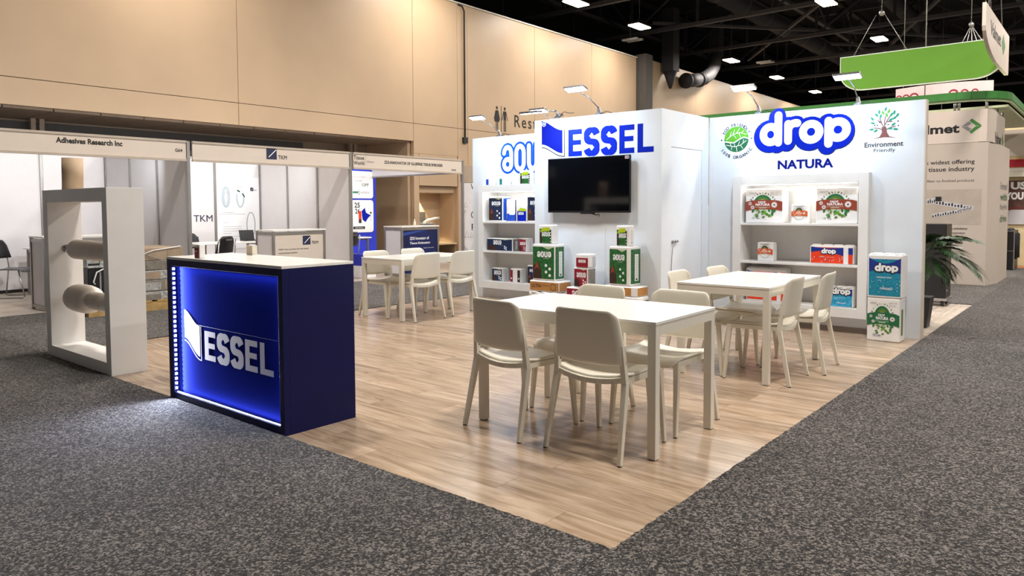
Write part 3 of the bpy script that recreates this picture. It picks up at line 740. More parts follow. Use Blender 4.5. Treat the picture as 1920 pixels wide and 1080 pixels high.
# round leaf emblem
ex, ez, er = -1.942, 2.122, .146
p.ell(ex, ez, er*1.0, er, GREEN1, 36); p.up()
p.poly(arc(ex, ez, er, er, 180, 360, 20)+[(ex+.10, ez+.02), (ex+.04, ez-.005), (ex-.03, ez-.045), (ex-.09, ez-.03)], GREEN2); p.up()
p.stroke([(ex-er*1.02, ez-.02), (ex-.09, ez-.03), (ex-.03, ez-.04), (ex+.04, ez-.0), (ex+.09, ez+.02), (ex+er*1.02, ez+.0)], .014, WPR, caps=False)
p.stroke([(ex-.12, ez+.0), (ex-.04, ez+.06), (ex+.04, ez+.075), (ex+.12, ez+.05)], .007, WPR, caps=False)
p.stroke([(ex-.12, ez-.06), (ex-.02, ez-.085), (ex+.05, ez-.07), (ex+.12, ez-.02)], .007, WPR, caps=False)
for (a, b, c, d) in ((-.08,.03,-.06,.09), (-.04,.06,-.02,.115), (0,.07,.04,.125), (-.04,.06,.0,.01), (.03,.075,.05,.02), (.06,.07,.09,.10), (-.06,-.075,-.08,-.03), (-.02,-.085,-.02,-.05), (.02,-.08,.04,-.025), (-.05,-.08,-.06,-.12), (.0,-.085,.01,-.14), (.05,-.07,.08,-.11), (.08,-.045,.09,-.005)):
    p.stroke([(ex+a, ez+b), (ex+c, ez+d)], .006, WPR, caps=False)
p.textpath('ECO FRIENDLY', ex, ez, er+.022, math.radians(152), math.radians(28), .036, INKN, bold=.02)
p.textpath('100% ORGANIC', ex, ez, er+.06, math.radians(216), math.radians(324), .036, INKN, inward=True, bold=.02)
p.ell(ex-er-.032, ez, .009, .009, INKN, 12); p.ell(ex+er+.034, ez, .009, .009, INKN, 12)
p.build('leaf_emblem', dw); p.mb = MB(); p.lay = p.sub = 0
# drop wordmark with blue fat outline
drop_logo(p, -1.672, 1.925, .432, WPR, BLUE, INKN, wd=.20, fat=.105)
p.build('drop_wordmark', dw); p.mb = MB(); p.lay = p.sub = 0
p.text('NATURA', -1.459, 1.756, DBLUE, w=.592, h=.1, bold=.035)
p.build('lettering', dw); p.mb = MB()
# tree emblem
tx = -.372
p.poly([(tx-.115, 2.035), (tx-.05, 2.05), (tx-.028, 2.09), (tx-.03, 2.15), (tx-.012, 2.15), (tx+.012, 2.15), (tx+.022, 2.09), (tx+.045, 2.05), (tx+.11, 2.033), (tx, 2.046)], BRWN)
for q in ([(0, 2.14), (-.005, 2.2), (.005, 2.26)], [(-.01, 2.15), (-.04, 2.2), (-.07, 2.22)], [(.0, 2.17), (.03, 2.23), (.05, 2.26)], [(-.02, 2.12), (-.06, 2.14), (-.1, 2.145)], [(.015, 2.12), (.05, 2.14), (.1, 2.15)], [(-.03, 2.19), (-.05, 2.24)], [(.02, 2.2), (.07, 2.2)]):
    p.stroke([(tx+a, b) for a, b in q], .009, BRWN, caps=False)
rl = random.Random(3)
for k, (a, b, g) in enumerate(((-.12,2.24,1),(-.115,2.195,1),(-.125,2.13,1),(-.085,2.115,1),(-.08,2.275,0),(-.055,2.305,0),(-.04,2.26,1),(-.02,2.295,2),(.005,2.33,0),(.035,2.305,2),(.015,2.27,2),(.06,2.27,1),(.085,2.29,0),(.09,2.235,1),(.115,2.26,0),(.055,2.22,1),(.12,2.2,3),(.08,2.17,1),(.125,2.155,3),(.05,2.13,1),(.1,2.12,1),(-.07,2.17,3),(-.095,2.17,3),(.03,2.17,3),(-.05,2.2,3))):
    an = math.atan2(b-2.15, a)+rl.uniform(-.5, .5); c, s_ = math.cos(an), math.sin(an); L_, W_ = ((.026, .011) if g != 3 else (.008, .007))
    M_ = [GREEN3, GREEN3, GREEN1, INKN][g]
    p.poly([(tx+a+c*L_*u-s_*W_*v, b+s_*L_*u+c*W_*v) for u, v in ((-1, 0), (-.4, .9), (.3, .9), (1, 0), (.3, -.9), (-.4, -.9))], M_)
p.build('tree_emblem', dw); p.mb = MB(); p.lay = p.sub = 0
p.text('Environment', -.561, 1.948, INK, w=.362, h=.052, bold=.014); p.text('Friendly', -.472, 1.885, INK, w=.2, h=.047, bold=.0)
p.build('lettering', dw)

aw = empty('stand_partition', (0, 0, 0), label='white display wall with blue aqua lettering and shelf niche, left of the screen', cat='partition')
AX0, AX1 = -5.897, -4.12
wall_with_hole(aw, -6.105, -4.02, 5.8, 5.9, WT, AX0, AX1, .15, 1.675)
niche(aw, AX0, AX1, .15, 1.675, 5.69, 6.05, .09, (1.14, .705), .105)
p = Pr((0, 5.7995, 0), (1, 0, 0), (0, 0, 1), (0, -1, 0)); p.n = Vector((0, -1, 0))
aqua_logo(p, -5.405, 1.90, .265, .335, WPR, AQB, fat=.24, wd=.27)
p.build('lettering', aw)

# closet block with the screen
cl = empty('storage_closet', (0, 0, 0), label='white closet block with ESSEL lettering and a flush door', cat='closet')
CX0, CX1, CY0, CY1 = -4.0, -2.28, 4.64, 5.795
box('front_panel', cl, CX0, -2.99, CY0, CY0+.03, 0, WT, WALLW); box('front_panel', cl, -2.988, CX1, CY0, CY0+.03, 0, WT, WALLW)
box('side_panel', cl, CX0, CX0+.03, CY0+.031, CY1, 0, WT, WALLW)
box('side_panel', cl, CX1-.03, CX1, CY0+.031, 4.853, 0, WT, WALLW); box('side_panel', cl, CX1-.03, CX1, 5.616, CY1, 0, WT, WALLW)
box('side_panel', cl, CX1-.03, CX1, 4.853, 5.616, 2.0, WT, WALLW)
dr = box('door', cl, CX1-.03, CX1-.002, 4.857, 5.612, .01, 1.995, WALLW, bevel=.002)
box('door_gap', cl, CX1-.06, CX1-.031, 4.84, 5.63, 0, 2.01, mat('gap_dark', '5a6068', .8))
box('side_strip', cl, CX1, CX1+.006, 5.62, CY1, .0, 1.365, WALLW)
lk = MB(); lk.tube([(CX1, 4.89, .966), (CX1+.025, 4.89, .966)], .014, STEEL, 10)
for k in range(5): lk.tube([(CX1+.015, 4.9+k*.022, .965), (CX1+.015, 4.913+k*.022, .965)], .012, BLACK if k % 2 else LGREY, 8)
lk.tube([(CX1+.014, 4.89, .95), (CX1+.014, 4.865, .85), (CX1+.014, 4.85, .72), (CX1+.014, 4.842, .62)], .004, GPRT, 6)
lk.build('door_lock', dr)
p = Pr((0, CY0, 0), (1, 0, 0), (0, 0, 1), (0, -1, 0)); p.n = Vector((0, -1, 0))
def essel_word(p, x0, x1, z0, z1, m):
    """E S S E L block letters drawn as polygons"""
    W = x1-x0; H = z1-z0; lw = W*.172; pit = (W-lw)/4; t = lw*.36; th = H*.19
    def E_(x): p.poly([(x, z0), (x+lw, z0), (x+lw, z0+th), (x+t, z0+th), (x+t, z0+H*.42), (x+lw*.94, z0+H*.42), (x+lw*.94, z0+H*.60), (x+t, z0+H*.60), (x+t, z1-th), (x+lw, z1-th), (x+lw, z1), (x, z1)], m)
    def S_(x):
        w_ = lw*1.1; cx = x+lw/2; r = (w_-t)/2; rv = (H/2+th*.52-th)/2+.0; hh = H*.02
        zt = z1+hh-th/2; zb = z0-hh+th/2; q = (zt-zb)/4
        up = arc(cx, zt-q, r, q, 12, 252, 16); lo = arc(cx, zb+q, r, q, 72, -168, 16)
        pts = up+lo; n = len(pts); L_ = []; R_ = []
        for i in range(n):
            a = Vector(pts[max(i-1, 0)]); b = Vector(pts[min(i+1, n-1)]); d = (b-a).normalized(); nn = Vector((-d.y, d.x))
            h = (t*abs(nn.x)+th*abs(nn.y))/2
            L_.append((pts[i][0]+nn.x*h, pts[i][1]+nn.y*h)); R_.append((pts[i][0]-nn.x*h, pts[i][1]-nn.y*h))
        p.mb.add([p.P(*a) for pr in zip(L_, R_) for a in pr], [(2*i, 2*i+1, 2*i+3, 2*i+2) for i in range(n-1)], m)
    E_(x0); S_(x0+pit); S_(x0+2*pit); E_(x0+3*pit)
    x = x0+4*pit; p.poly([(x, z0), (x+lw*1.04, z0), (x+lw*1.04, z0+th), (x+t, z0+th), (x+t, z1), (x, z1)], m)
def essel_flag(p, x0, x1, ztl, zbl, ztr, zbr, m, mline, off=.028, t=.012):
    f = lambda s: s*s*(3-2*s)
    top = [(x0+(x1-x0)*i/12, ztl+(ztr-ztl)*f(i/12)**.9) for i in range(13)]
    bot = [(x0+(x1-x0)*i/12, zbl+(zbr-zbl)*f(i/12)) for i in range(13)]
    p.poly(bot+top[::-1], m)
    b2 = [(a+(x1-x0)*.0+(off if i == 12 else off*.0), b-off*1.25) for i, (a, b) in enumerate(bot)]
    p.stroke([(x0, zbl-off*1.25)]+b2[1:-1]+[(x1+off, zbr-off*1.4)], t, mline, caps=False)
    p.stroke([(x1+off, zbr-off*1.4-t*.3), (x1+off, ztr)], t, mline, caps=False)
essel_flag(p, -3.891, -3.582, 2.383, 2.10, 2.255, 1.983, DBLUE, INK)
p.up().ring(-3.855, 2.345, .03, .03, .006, WPR).ell(-3.855, 2.345, .013, .013, WPR, 12)
p.build('flag_emblem', cl); p.mb = MB(); p.lay = p.sub = 0
essel_word(p, -3.498, -2.383, 1.938, 2.25, BLUE)
p.build('lettering', cl)

# television
tv = empty('television', (-3.187, 4.60, 1.6), label='large black flat television on the closet wall', cat='television')
MB().box(-.56, .56, -.03, .0, -.318, .318, BLACK).build('bezel', tv, bevel=.004)
MB().box(-.548, .548, -.0325, -.0305, -.295, .308, SCRN).build('screen', tv)
MB().box(-.3, .3, 0, .038, -.2, .2, BLACK).build('wall_mount', tv)
MB().box(-.09, .09, -.034, -.005, -.332, -.3185, BLACK).tube([(.05, -.01, -.33), (.12, -.015, -.345), (.15, -.01, -.335), (.14, -.0, -.36)], .006, BLACK, 6).build('cable_and_sensor', tv)
pp = Pr((.5, -.033, .275), (1, 0, 0), (0, 0, 1), (0, -1, 0)); pp.n = Vector((0, -1, 0)); pp.rect(0, 0, .05, .03, WPR).up().rect(.005, .005, .022, .025, REDO).rect(.03, .005, .045, .025, INK)
pp.build('sticker', tv)

# arm lights on the wall tops
def make_arm():
    e = empty('arm_light', (0, 0, 0))
    MB().box(-.03, .03, -.05, .06, 0, .02, STEEL).bar((0, 0, .02), (0, -.03, .09), .045, .035, STEEL, wx2=.025, wy2=.02).build('clamp', e)
    MB().tube([(0, -.03, .08), (.02, -.26, .17), (.03, -.5, .215)], .007, STEEL, 8).build('arm', e)
    h = MB(); h.bar((-.1, -.53, .235), (.16, -.53, .235), .10, .022, STEEL, up=(0, .35, 1)); h.build('head', e, bevel=.004)
    g = MB(); g.bar((-.09, -.527, .2215), (.15, -.527, .2215), .085, .005, LEDW, up=(0, .35, 1)); g.build('led_panel', e)
    MB().tube([(0, .03, .02), (.06, .05, .045), (.12, .06, .02), (.16, .1, .005)], .004, BLACK, 6).build('cord', e)
    return e
proto = make_arm()
for i, (x, y, wx, lb) in enumerate(((-1.70, 5.86, -1.70, 'arm light on the wall top above the leaf emblem'), (-.645, 5.86, -.645, 'arm light on the wall top above the p of drop'),
        (-5.604, 5.86, -5.6, 'arm light at the left end of the aqua wall'), (-4.50, 5.86, -4.5, 'arm light on the aqua wall, half hidden behind the closet block'),
        (-3.68, 4.70, -3.68, 'arm light on the left of the closet block top'), (-3.10, 4.70, -3.1, 'arm light on the closet block top above the ESSEL letters'))):
    a = proto if i == 0 else copy_tree(proto); a.location = (x, y, WT); tag(a, lb, 'lamp', 'arm lights on the stand walls')
    low = i == 4
    if low: a.rotation_euler.x = .42; a.location.z += .024
    hz = WT+(-.02 if low else .208)
    area('arm_light_beam', (x+.03, y-.525, hz-.004), (x+.03, y+.02, WT-.75), .24, .08, ARM_W, (.56, .77, 1), spread=150)

# ================================================================== BACKLIT COUNTER
KX0, KX1, KD, KH = -3.69, -2.25, .52, 1.008
k = empty('reception_counter', (0, 0, 0), label='navy reception counter with backlit ESSEL front', cat='counter')
f = MB(); fw = .062
f.box(KX0, KX0+fw, .002, .0445, 0, KH-.018, NAVY).box(KX1-.045, KX1, .002, .0445, 0, KH-.018, NAVY)
f.box(KX0+fw, KX1-.045, .002, .0445, KH-.063, KH-.018, NAVY).box(KX0+fw, KX1-.045, .002, .0445, 0, .05, NAVY)
f.build('front_frame', k, bevel=.0015)
box('lightbox_panel', k, KX0+.0185, KX1-.0185, .045, .06, .01, KH-.02, NAVYP)
box('side_panel', k, KX1-.018, KX1, .0447, KD, 0, KH-.018, NAVY); box('side_panel', k, KX0, KX0+.018, .0447, KD, 0, KH-.018, NAVY)
box('worktop', k, KX0, KX1, .0, KD, KH-.0178, KH, TABLE, bevel=.002)
box('inner_shelf', k, KX0+.02, KX1-.02, .09, KD-.05, .5, .52, WHITE)
p = Pr((0, .0445, 0), (1, 0, 0), (0, 0, 1), (0, -1, 0)); p.n = Vector((0, -1, 0)); p.lay = 3
CL = mat('counter_letter_white', 'bdb5be', .6, spec=.1); CE = mat('counter_letter_edge', 'f2f2ff', .4)
lx0, lx1, lz0, lz1 = -3.253, -2.425, .322, .520
essel_word(p, lx0, lx1, lz0, lz1, CL)
p.build('lettering', k); p.mb = MB()
essel_flag(p, -3.53, -3.318, .642, .447, .542, .332, CL, CL, off=.017, t=.007)
p.build('flag_emblem', k); p.mb = MB(); p.rect(-3.44, .548, -2.31, .5495, mat('panel_joint', '3a46c0', .4))
p.build('panel_joint', k)
# LED strips inside the recess
ls = MB(); zz = .07
n_led = 26
for i in range(n_led):
    z = .075+i*(KH-.16)/(n_led-1); ls.box(KX0+fw+.001, KX0+fw+.006, .012, .026, z-.008, z+.008, LEDB)
ls.build('led_strip', k, kind='stuff')
lb_ = MB()
for i in range(60):
    x = KX0+fw+.02+i*(KX1-KX0-.15)/59; lb_.box(x-.007, x+.007, .018, .026, .0505, .0525, LEDB)
lb_.build('led_strip', k, kind='stuff')
LC = (.55, .66, 1)
for i in range(n_led):
    z = .075+i*(KH-.16)/(n_led-1)
    l = area('recess_led', (KX0+fw+.008, .019, z), (KX0+fw+.13, .0445, z), .005, .005, .26, (.85, .9, 1), spread=58)
    area('recess_led_spill', (KX0+fw+.009, .008, z), (KX0+.6, -.6, z-.5), .01, .01, .6, (.72, .80, 1), spread=110) if i % 2 else None
area('recess_led_row', ((KX0+KX1)/2, .019, .058), ((KX0+KX1)/2, .035, .8), KX1-KX0-.16, .01, 1.2, LC)
area('recess_led_row', ((KX0+KX1)/2, .019, KH-.07), ((KX0+KX1)/2, .035, .2), KX1-KX0-.16, .01, .8, (.3, .45, 1))
area('recess_led_row', (KX1-.048, .019, .5), (KX1-.6, .035, .5), .01, .85, .35, (.25, .4, 1))

# ================================================================== WHITE FRAME DISPLAY
fr = empty('frame_display', (0, 0, 0), label='white upright frame display holding wrapped rolls', cat='display')
GX0, GX1, GD, GH = -6.12, -4.70, .29, 1.52
box('side_board', fr, GX0, GX0+.11, .004, GD, 0, GH, WHITE, bevel=.002); box('side_board', fr, GX1-.095, GX1, .004, GD, 0, GH, WHITE, bevel=.002)
box('top_board', fr, GX0+.111, GX1-.096, .005, GD, GH-.11, GH, WHITE); box('bottom_board', fr, GX0+.111, GX1-.096, .005, GD, 0, .10, WHITE)
MB().tube([(-5.80, .15, GH), (-5.79, .15, GH+.29)], .085, KTUBE, 20, smooth=True).build('cardboard_tube', None, label='kraft tube standing on top of the white frame display', cat='tube')
def roll(z, parts, label):
    e = empty('wrapped_roll', (GX0+.11, .15, z), label=label, cat='roll')
    MB().tube([(0, 0, 0), (.25, 0, 0)], .012, STEEL, 8).tube([(.0, 0, 0), (.012, 0, 0)], .035, STEEL, 8).tube([(.09, 0, 0), (.11, 0, 0)], .028, STEEL, 6).build('threaded_rod', e)
    for nm, pts, rs in parts: MB().tube([(x, 0, dz) for x, dz in pts], rs, ROLLW, 20).build(nm, e)
roll(.985, (('roll', [(.13, 0), (.17, 0), (.23, 0), (.27, 0), (.6, .0), (.9, .0), (1.2, .0)], [.02, .04, .078, .09, .088, .083, .083]),), 'upper wrapped roll with tapered end inside the white frame display')
roll(.545, (('roll', [(.165, 0), (.17, 0), (.19, 0), (.225, .0), (.30, 0), (.46, .0), (.54, .0), (.585, 0), (.60, 0)], [.03, .07, .10, .12, .127, .127, .118, .098, .07]), ('core_sleeve', [(.56, .0), (.62, .0), (.85, 0), (.86, 0)], [.07, .078, .08, .075]), ('core_sleeve', [(.84, 0), (1.2, 0)], [.072, .072])), 'lower thick wrapped roll with a thinner sleeve inside the white frame display')

# ================================================================== TABLES AND CHAIRS
def make_table():
    e = empty('dining_table', (0, 0, 0)); L_, W_ = 1.25, .75
    MB().box(-L_/2, L_/2, -W_/2, W_/2, .722, .74, TABLE).build('tabletop', e, bevel=.003)
    m = MB()
    for s_ in (-1, 1):
        m.box(-L_/2+.05, L_/2-.05, s_*(W_/2-.002), s_*(W_/2-.022), .665, .7215, TLEG); m.box(s_*(L_/2-.002), s_*(L_/2-.022), -W_/2+.05, W_/2-.05, .665, .7215, TLEG)
    m.build('apron', e)
    for a in (-1, 1):
        for b in (-1, 1):
            q = MB(); cx, cy = a*(L_/2-.026), b*(W_/2-.026); q.box(cx-.024, cx+.024, cy-.024, cy+.024, .004, .7215, TLEG).box(cx-.018, cx+.018, cy-.018, cy+.018, 0, .004, BLACK)
            q.build('leg', e, bevel=.003)
    return e
t0 = make_table()
t0.location = (-.357-.625+.0, .984+.375+.004, 0); t0.rotation_euler.z = .012
tag(t0, 'white dining table nearest the camera in the middle of the stand', 'table', 'white dining tables')
t1 = copy_tree(t0); t1.location = (-.496-.375, 2.97+.625, 0); t1.rotation_euler.z = PI/2+.009
tag(t1, 'white dining table in front of the drop shelf niche', 'table', 'white dining tables')
t2 = copy_tree(t0); t2.location = (-5.35, 3.975, 0); t2.rotation_euler.z = PI/2-.01
tag(t2, 'white dining table by the aisle, behind the navy counter', 'table', 'white dining tables')

def make_chair():
    e = empty('dining_chair', (0, 0, 0))
    # profile: y of the rear upright by height
    def yb(z): return -.25+.09*min(1, z/.44) if z < .44 else -.16-.055*((z-.44)/.36)
    def xb(z): return .243-.022*min(1, z/.44) if z < .44 else .221-.03*((z-.44)/.36)
    for s_ in (-1, 1):
        b = MB(); b.bar((s_*xb(0), -.25, 0.004), (s_*xb(.42), yb(.42), .42), .022, .026, CREAM, up=(0, 1, 0), wx2=.034, wy2=.034)
        b.bar((s_*xb(.42), yb(.42), .405), (s_*xb(.60), yb(.60)-.0, .62), .034, .034, CREAM, up=(0, 1, 0), wx2=.028, wy2=.022)
        b.bar((s_*xb(0), -.25, 0), (s_*xb(0), -.25, .006), .02, .024, BLACK, up=(0, 1, 0)); b.build('leg', e, bevel=.004)
        b = MB(); b.bar((s_*.222, .255, .004), (s_*.208, .215, .43), .022, .024, CREAM, up=(0, 1, 0), wx2=.034, wy2=.034)
        b.bar((s_*.222, .255, 0), (s_*.222, .255, .006), .02, .022, BLACK, up=(0, 1, 0)); b.build('leg', e, bevel=.004)
    n = 10; vs = []; fs = []
    for i in range(n+1):
        for j in range(n+1):
            u = i/n*2-1; v = j/n
            y = -.165+.42*v; hw = .222-.008*v
            z = .452-.016*(1-u*u)*(1-.3*v)+.012*(1-min(1, v/.2))*(abs(u))-.035*max(0, (v-.85)/.15)**2+.008*max(0, (abs(u)-.8)/.2)
            if v == 1: hw -= .02*abs(u)
            vs.append((u*hw, y+(-.012*(1-u*u) if j == 0 else 0), z))
    for i in range(n):
        for j in range(n): a = i*(n+1)+j; fs.append((a, a+n+1, a+n+2, a+1))
    o = MB().add(vs, fs, CREAM, True).build('seat', e); sd = o.modifiers.new('t', 'SOLIDIFY'); sd.thickness = .016; sd.offset = -1
    m = MB()
    pts = [(-.205+.41*i/8, -.165-.022*(1-(i/4-1)**2), .432-.022*(1-(i/4-1)**2)) for i in range(9)]
    for a, b in zip(pts[:-1], pts[1:]): m.bar(a, b, .026, .03, CREAM)
    m.bar((-.2, .21, .415), (.2, .21, .415), .026, .03, CREAM)
    for s_ in (-1, 1): m.bar((s_*.212, -.15, .425), (s_*.208, .215, .42), .022, .034, CREAM)
    m.build('seat_frame', e, bevel=.003)
    vs = []; fs = []; nu, nv = 20, 8
    for i in range(nu+1):
        u = i/nu*2-1
        top = .805-.035*max(0, (abs(u)-.78)/.22)**2.2; bot = .515-.014*(1-u*u)
        for j in range(nv+1):
            v = j/nv; z = bot+(top-bot)*v
            hw = xb(z)+.022-.012*v; y = yb(z)-.012-.022*(1-abs(u)**2.5)+(.022 if abs(u) > .96 else 0)
            vs.append((u*hw, y, z))
    for i in range(nu):
        for j in range(nv): a = i*(nv+1)+j; fs.append((a, a+nv+1, a+nv+2, a+1))
    o = MB().add(vs, fs, CREAM, True).build('backrest', e); sd = o.modifiers.new('t', 'SOLIDIFY'); sd.thickness = .014; sd.offset = 0
    sub = o.modifiers.new('s', 'SUBSURF'); sub.levels = 1; sub.render_levels = 1
    m = MB()
    for s_ in (-1, 1):
        for z in (.50, .56): m.tube([(s_*(xb(z)-.020), yb(z), z), (s_*(xb(z)-.012), yb(z), z)], .005, BLACK, 8)
    m.build('screws', o, kind='stuff')
    return e
ch0 = make_chair()
# rear-feet centre, front-feet centre, label
CH = [((-1.347,.80), (-1.282,1.32), 'cream chair at the front table, back to the camera, left of the pair'),
      ((-.70,.81), (-.693,1.318), 'cream chair at the front table, back to the camera, nearest of all chairs'),
      ((-1.24,1.898), (-1.292,1.39), 'cream chair on the far side of the front table, left, before the red packs'),
      ((-.667,1.94), (-.678,1.427), 'cream chair on the far side of the front table, right'),
      ((-.365,3.276), (-.87,3.25), 'cream chair right of the drop niche table, the one nearer the camera'),
      ((-.285,3.85), (-.80,3.81), 'cream chair right of the drop niche table, the one nearer the wall'),
      ((-1.41,3.26), (-.905,3.283), 'cream chair by the closet door at the drop niche table, nearer one'),
      ((-1.34,3.885), (-.84,3.88), 'cream chair by the closet door at the drop niche table, farther one'),
      ((-4.807,3.645), (-5.32,3.648), 'cream chair at the aisle table, back to the front table, nearer one'),
      ((-4.83,4.30), (-5.35,4.30), 'cream chair at the aisle table beside the aqua wall'),
      ((-5.84,3.64), (-5.34,3.64), 'cream chair on the aisle edge of the aisle table, nearer the navy counter'),
      ((-5.86,4.29), (-5.36,4.29), 'cream chair on the aisle edge of the aisle table, farther one')]
for i, (rr, ff, lb) in enumerate(CH):
    c = ch0 if i == 0 else copy_tree(ch0)
    d = Vector((ff[0]-rr[0], ff[1]-rr[1])); c.rotation_euler.z = math.atan2(d.y, d.x)-PI/2
    c.location = ((rr[0]+ff[0])/2, (rr[1]+ff[1])/2, 0); tag(c, lb, 'chair', 'cream dining chairs')
# ================================================================== PACKS
def pack(label, x, y, z, w_, d_, h_, draw, body=WWRAP, rz=0, side=None, group='tissue packs', rolls=0, cat='tissue pack', bev=.014, top=None, name='tissue_pack'):
    """x = left edge, y = front plane, z = base"""
    e = empty(name, (x, y, z), rz, label, cat, group)
    b = MB().box(0, w_, .004, d_, 0, h_, body).build('wrapper', e, bevel=min(bev, h_*.2, w_*.2, d_*.3), segs=3)
    if rolls:
        r_ = w_/rolls/2; nd = max(1, round(d_/(2*r_)))
        for i in range(rolls):
            for j in range(nd):
                cy = d_*(j+.5)/nd; m = MB(); m.tube([(r_*(2*i+1), cy, h_-.004), (r_*(2*i+1), cy, h_+.010), (r_*(2*i+1), cy, h_+.012)], [r_*.93, r_*.85, r_*.3], body, 14)
                m.build('paper_roll', e)
    p = Pr((0, .0035, 0), (1, 0, 0), (0, 0, 1), (0, -1, 0)); p.n = Vector((0, -1, 0)); p.step = .0004
    draw(p, w_, h_); p.build('printed_front', e)
    if side:
        p = Pr((w_, 0.0, 0), (0, 1, 0), (0, 0, 1), (1, 0, 0)); p.step = .0004; side(p, d_, h_); p.build('printed_side', e)
    return e
def leaf(p, x, y, L_, W_, an, m):
    c, s_ = math.cos(an), math.sin(an)
    p.poly([(x+c*L_*u-s_*W_*v, y+s_*L_*u+c*W_*v) for u, v in ((-1, 0), (-.4, .9), (.3, .9), (1, 0), (.3, -.9), (-.4, -.9))], m)
def natura(band, small=False):
    def f(p, w_, h_):
        g = random.Random(5); cx = w_*.47; cy = h_*.5
        for i in range(15):
            a = PI*(.03+.94*i/14); leaf(p, cx+math.cos(a)*w_*.36, cy+math.sin(a)*h_*.37, w_*.035, w_*.018, a+g.uniform(-.6, .6), [OLIVE, SAGE, GPRT][i % 3] if not small else [INK, OLIVE, INK][i % 3])
        if small:
            for i in range(12): a = -PI*(.05+.9*i/11); leaf(p, cx+math.cos(a)*w_*.34, cy+math.sin(a)*h_*.32, w_*.035, w_*.02, a, [INK, OLIVE][i % 2])
        p.up(); p.ell(cx, cy+h_*.05, w_*.25, h_*.27, GREEN2 if not small else DKBR, 20, 0, PI); p.up()
        p.ell(cx, cy+h_*.06, w_*.18, h_*.2, OLIVE, 20, 0, PI); p.up(); p.ell(cx, cy+h_*.1, w_*.11, h_*.09, SAGE, 12)
        if not small:
            for i in range(36):
                a = -PI*g.random(); r = g.random()**.6; leaf(p, cx+.02*w_+math.cos(a)*w_*.3*r, cy-h_*.10+math.sin(a)*h_*.25*r, w_*.05, w_*.028, g.uniform(0, PI), [OLIVE, GREEN1, SAGE, GREEN2][i % 4])
        p.up(2)
        tops = [(w_*i/8*.98+.01*w_, cy+h_*.14-h_*.05*math.cos((i/8-.5)*PI)*0+(h_*.02 if i in (0, 8) else 0)*-1) for i in range(9)]
        bots = [(a, b-h_*.27+h_*.035*math.sin(PI*i/8)) for i, (a, b) in enumerate(tops)]
        tops = [(a, b+h_*.035*math.sin(PI*i/8)) for i, (a, b) in enumerate(tops)]
        p.poly(bots+tops[::-1], band); p.up()
        p.text('DROP', cx-w_*.02, cy+h_*.085, WPR, w=w_*.2, h=h_*.05, bold=.03, align='c'); p.text('NATURA', cx+w_*.0, cy-h_*.0, WPR, w=w_*.38, h=h_*.075, bold=.03, align='c')
        p.rect(cx-w_*.2, cy-h_*.04, cx+w_*.2, cy-h_*.03, SAGE); p.rect(cx-w_*.1, cy-h_*.065, cx+w_*.1, cy-h_*.055, WPR)
        for a, b, r in ((.13, .07, .045), (.20, -.045, .05), (.78, .03, .075)):
            p.ell(w_*a, cy+h_*b, w_*r, w_*r, WPR, 16); p.up().ring(w_*a, cy+h_*b, w_*r*.8, w_*r*.8, w_*.008, BRWN).ell(w_*a, cy+h_*b, w_*r*.4, w_*r*.35, BRWN, 10)
        if not small: p.text('12', w_*.2, h_*.12, INKN, h=h_*.05, bold=.02).text('rolls', w_*.3, h_*.12, INKN, h=h_*.04); p.text('natural', w_*.1, h_*.87, GPRT, w=w_*.2, h=h_*.04).text('paper towel', w_*.68, h_*.88, GPRT, w=w_*.24, h=h_*.035).text('100% virgin', w_*.68, h_*.82, GPRT, w=w_*.2, h=h_*.03)
        else: p.text('PLANT BASED', cx-w_*.3, h_*.88, INK, w=w_*.6, h=h_*.05)
    return f
def dropf(low, hi=DWRAP, big=False, wave=.30):
    def f(p, w_, h_):
        e0 = .012
        p.rect(e0, h_*.05, w_-e0, h_*.90, low); p.up()
        top = [(e0+(w_-2*e0)*i/16, h_*(.93-.13*math.sin(PI*i/16) if big else .93-.02*(i/16)-.06*math.sin(PI*i/16))) for i in range(17)]
        bot = [(a, h_*((.60+.05*math.sin(i/16*PI*1.2) if big else .62+.12*math.sin(PI*i/13)-.08*i/16))) for i, (a, b) in enumerate(top)]
        p.poly(bot+top[::-1], hi); p.up()
        sc = w_*(.30 if big else .185); lw = 2.2*sc
        drop_logo(p, (w_-lw)/2+w_*.04, h_*(.57 if big else .50), sc, WPR, INKN, None, wd=.22, fat=.10)
        p.text('paper towel' if not big else 'BATHROOM TISSUE', w_*.28, h_*(.46 if big else .36), WPR, w=w_*.42, h=h_*.035)
        g = random.Random(2)
        for i in range(26): leaf(p, w_*g.uniform(.06, .94), h_*g.uniform(.09, .42), w_*.022, w_*.008, g.uniform(0, PI), WPR if i % 3 else hi)
        if big: p.text('12 MEGA ROLLS', w_*.38, h_*.2, WPR, w=w_*.36, h=h_*.045, bold=.02)
    return f
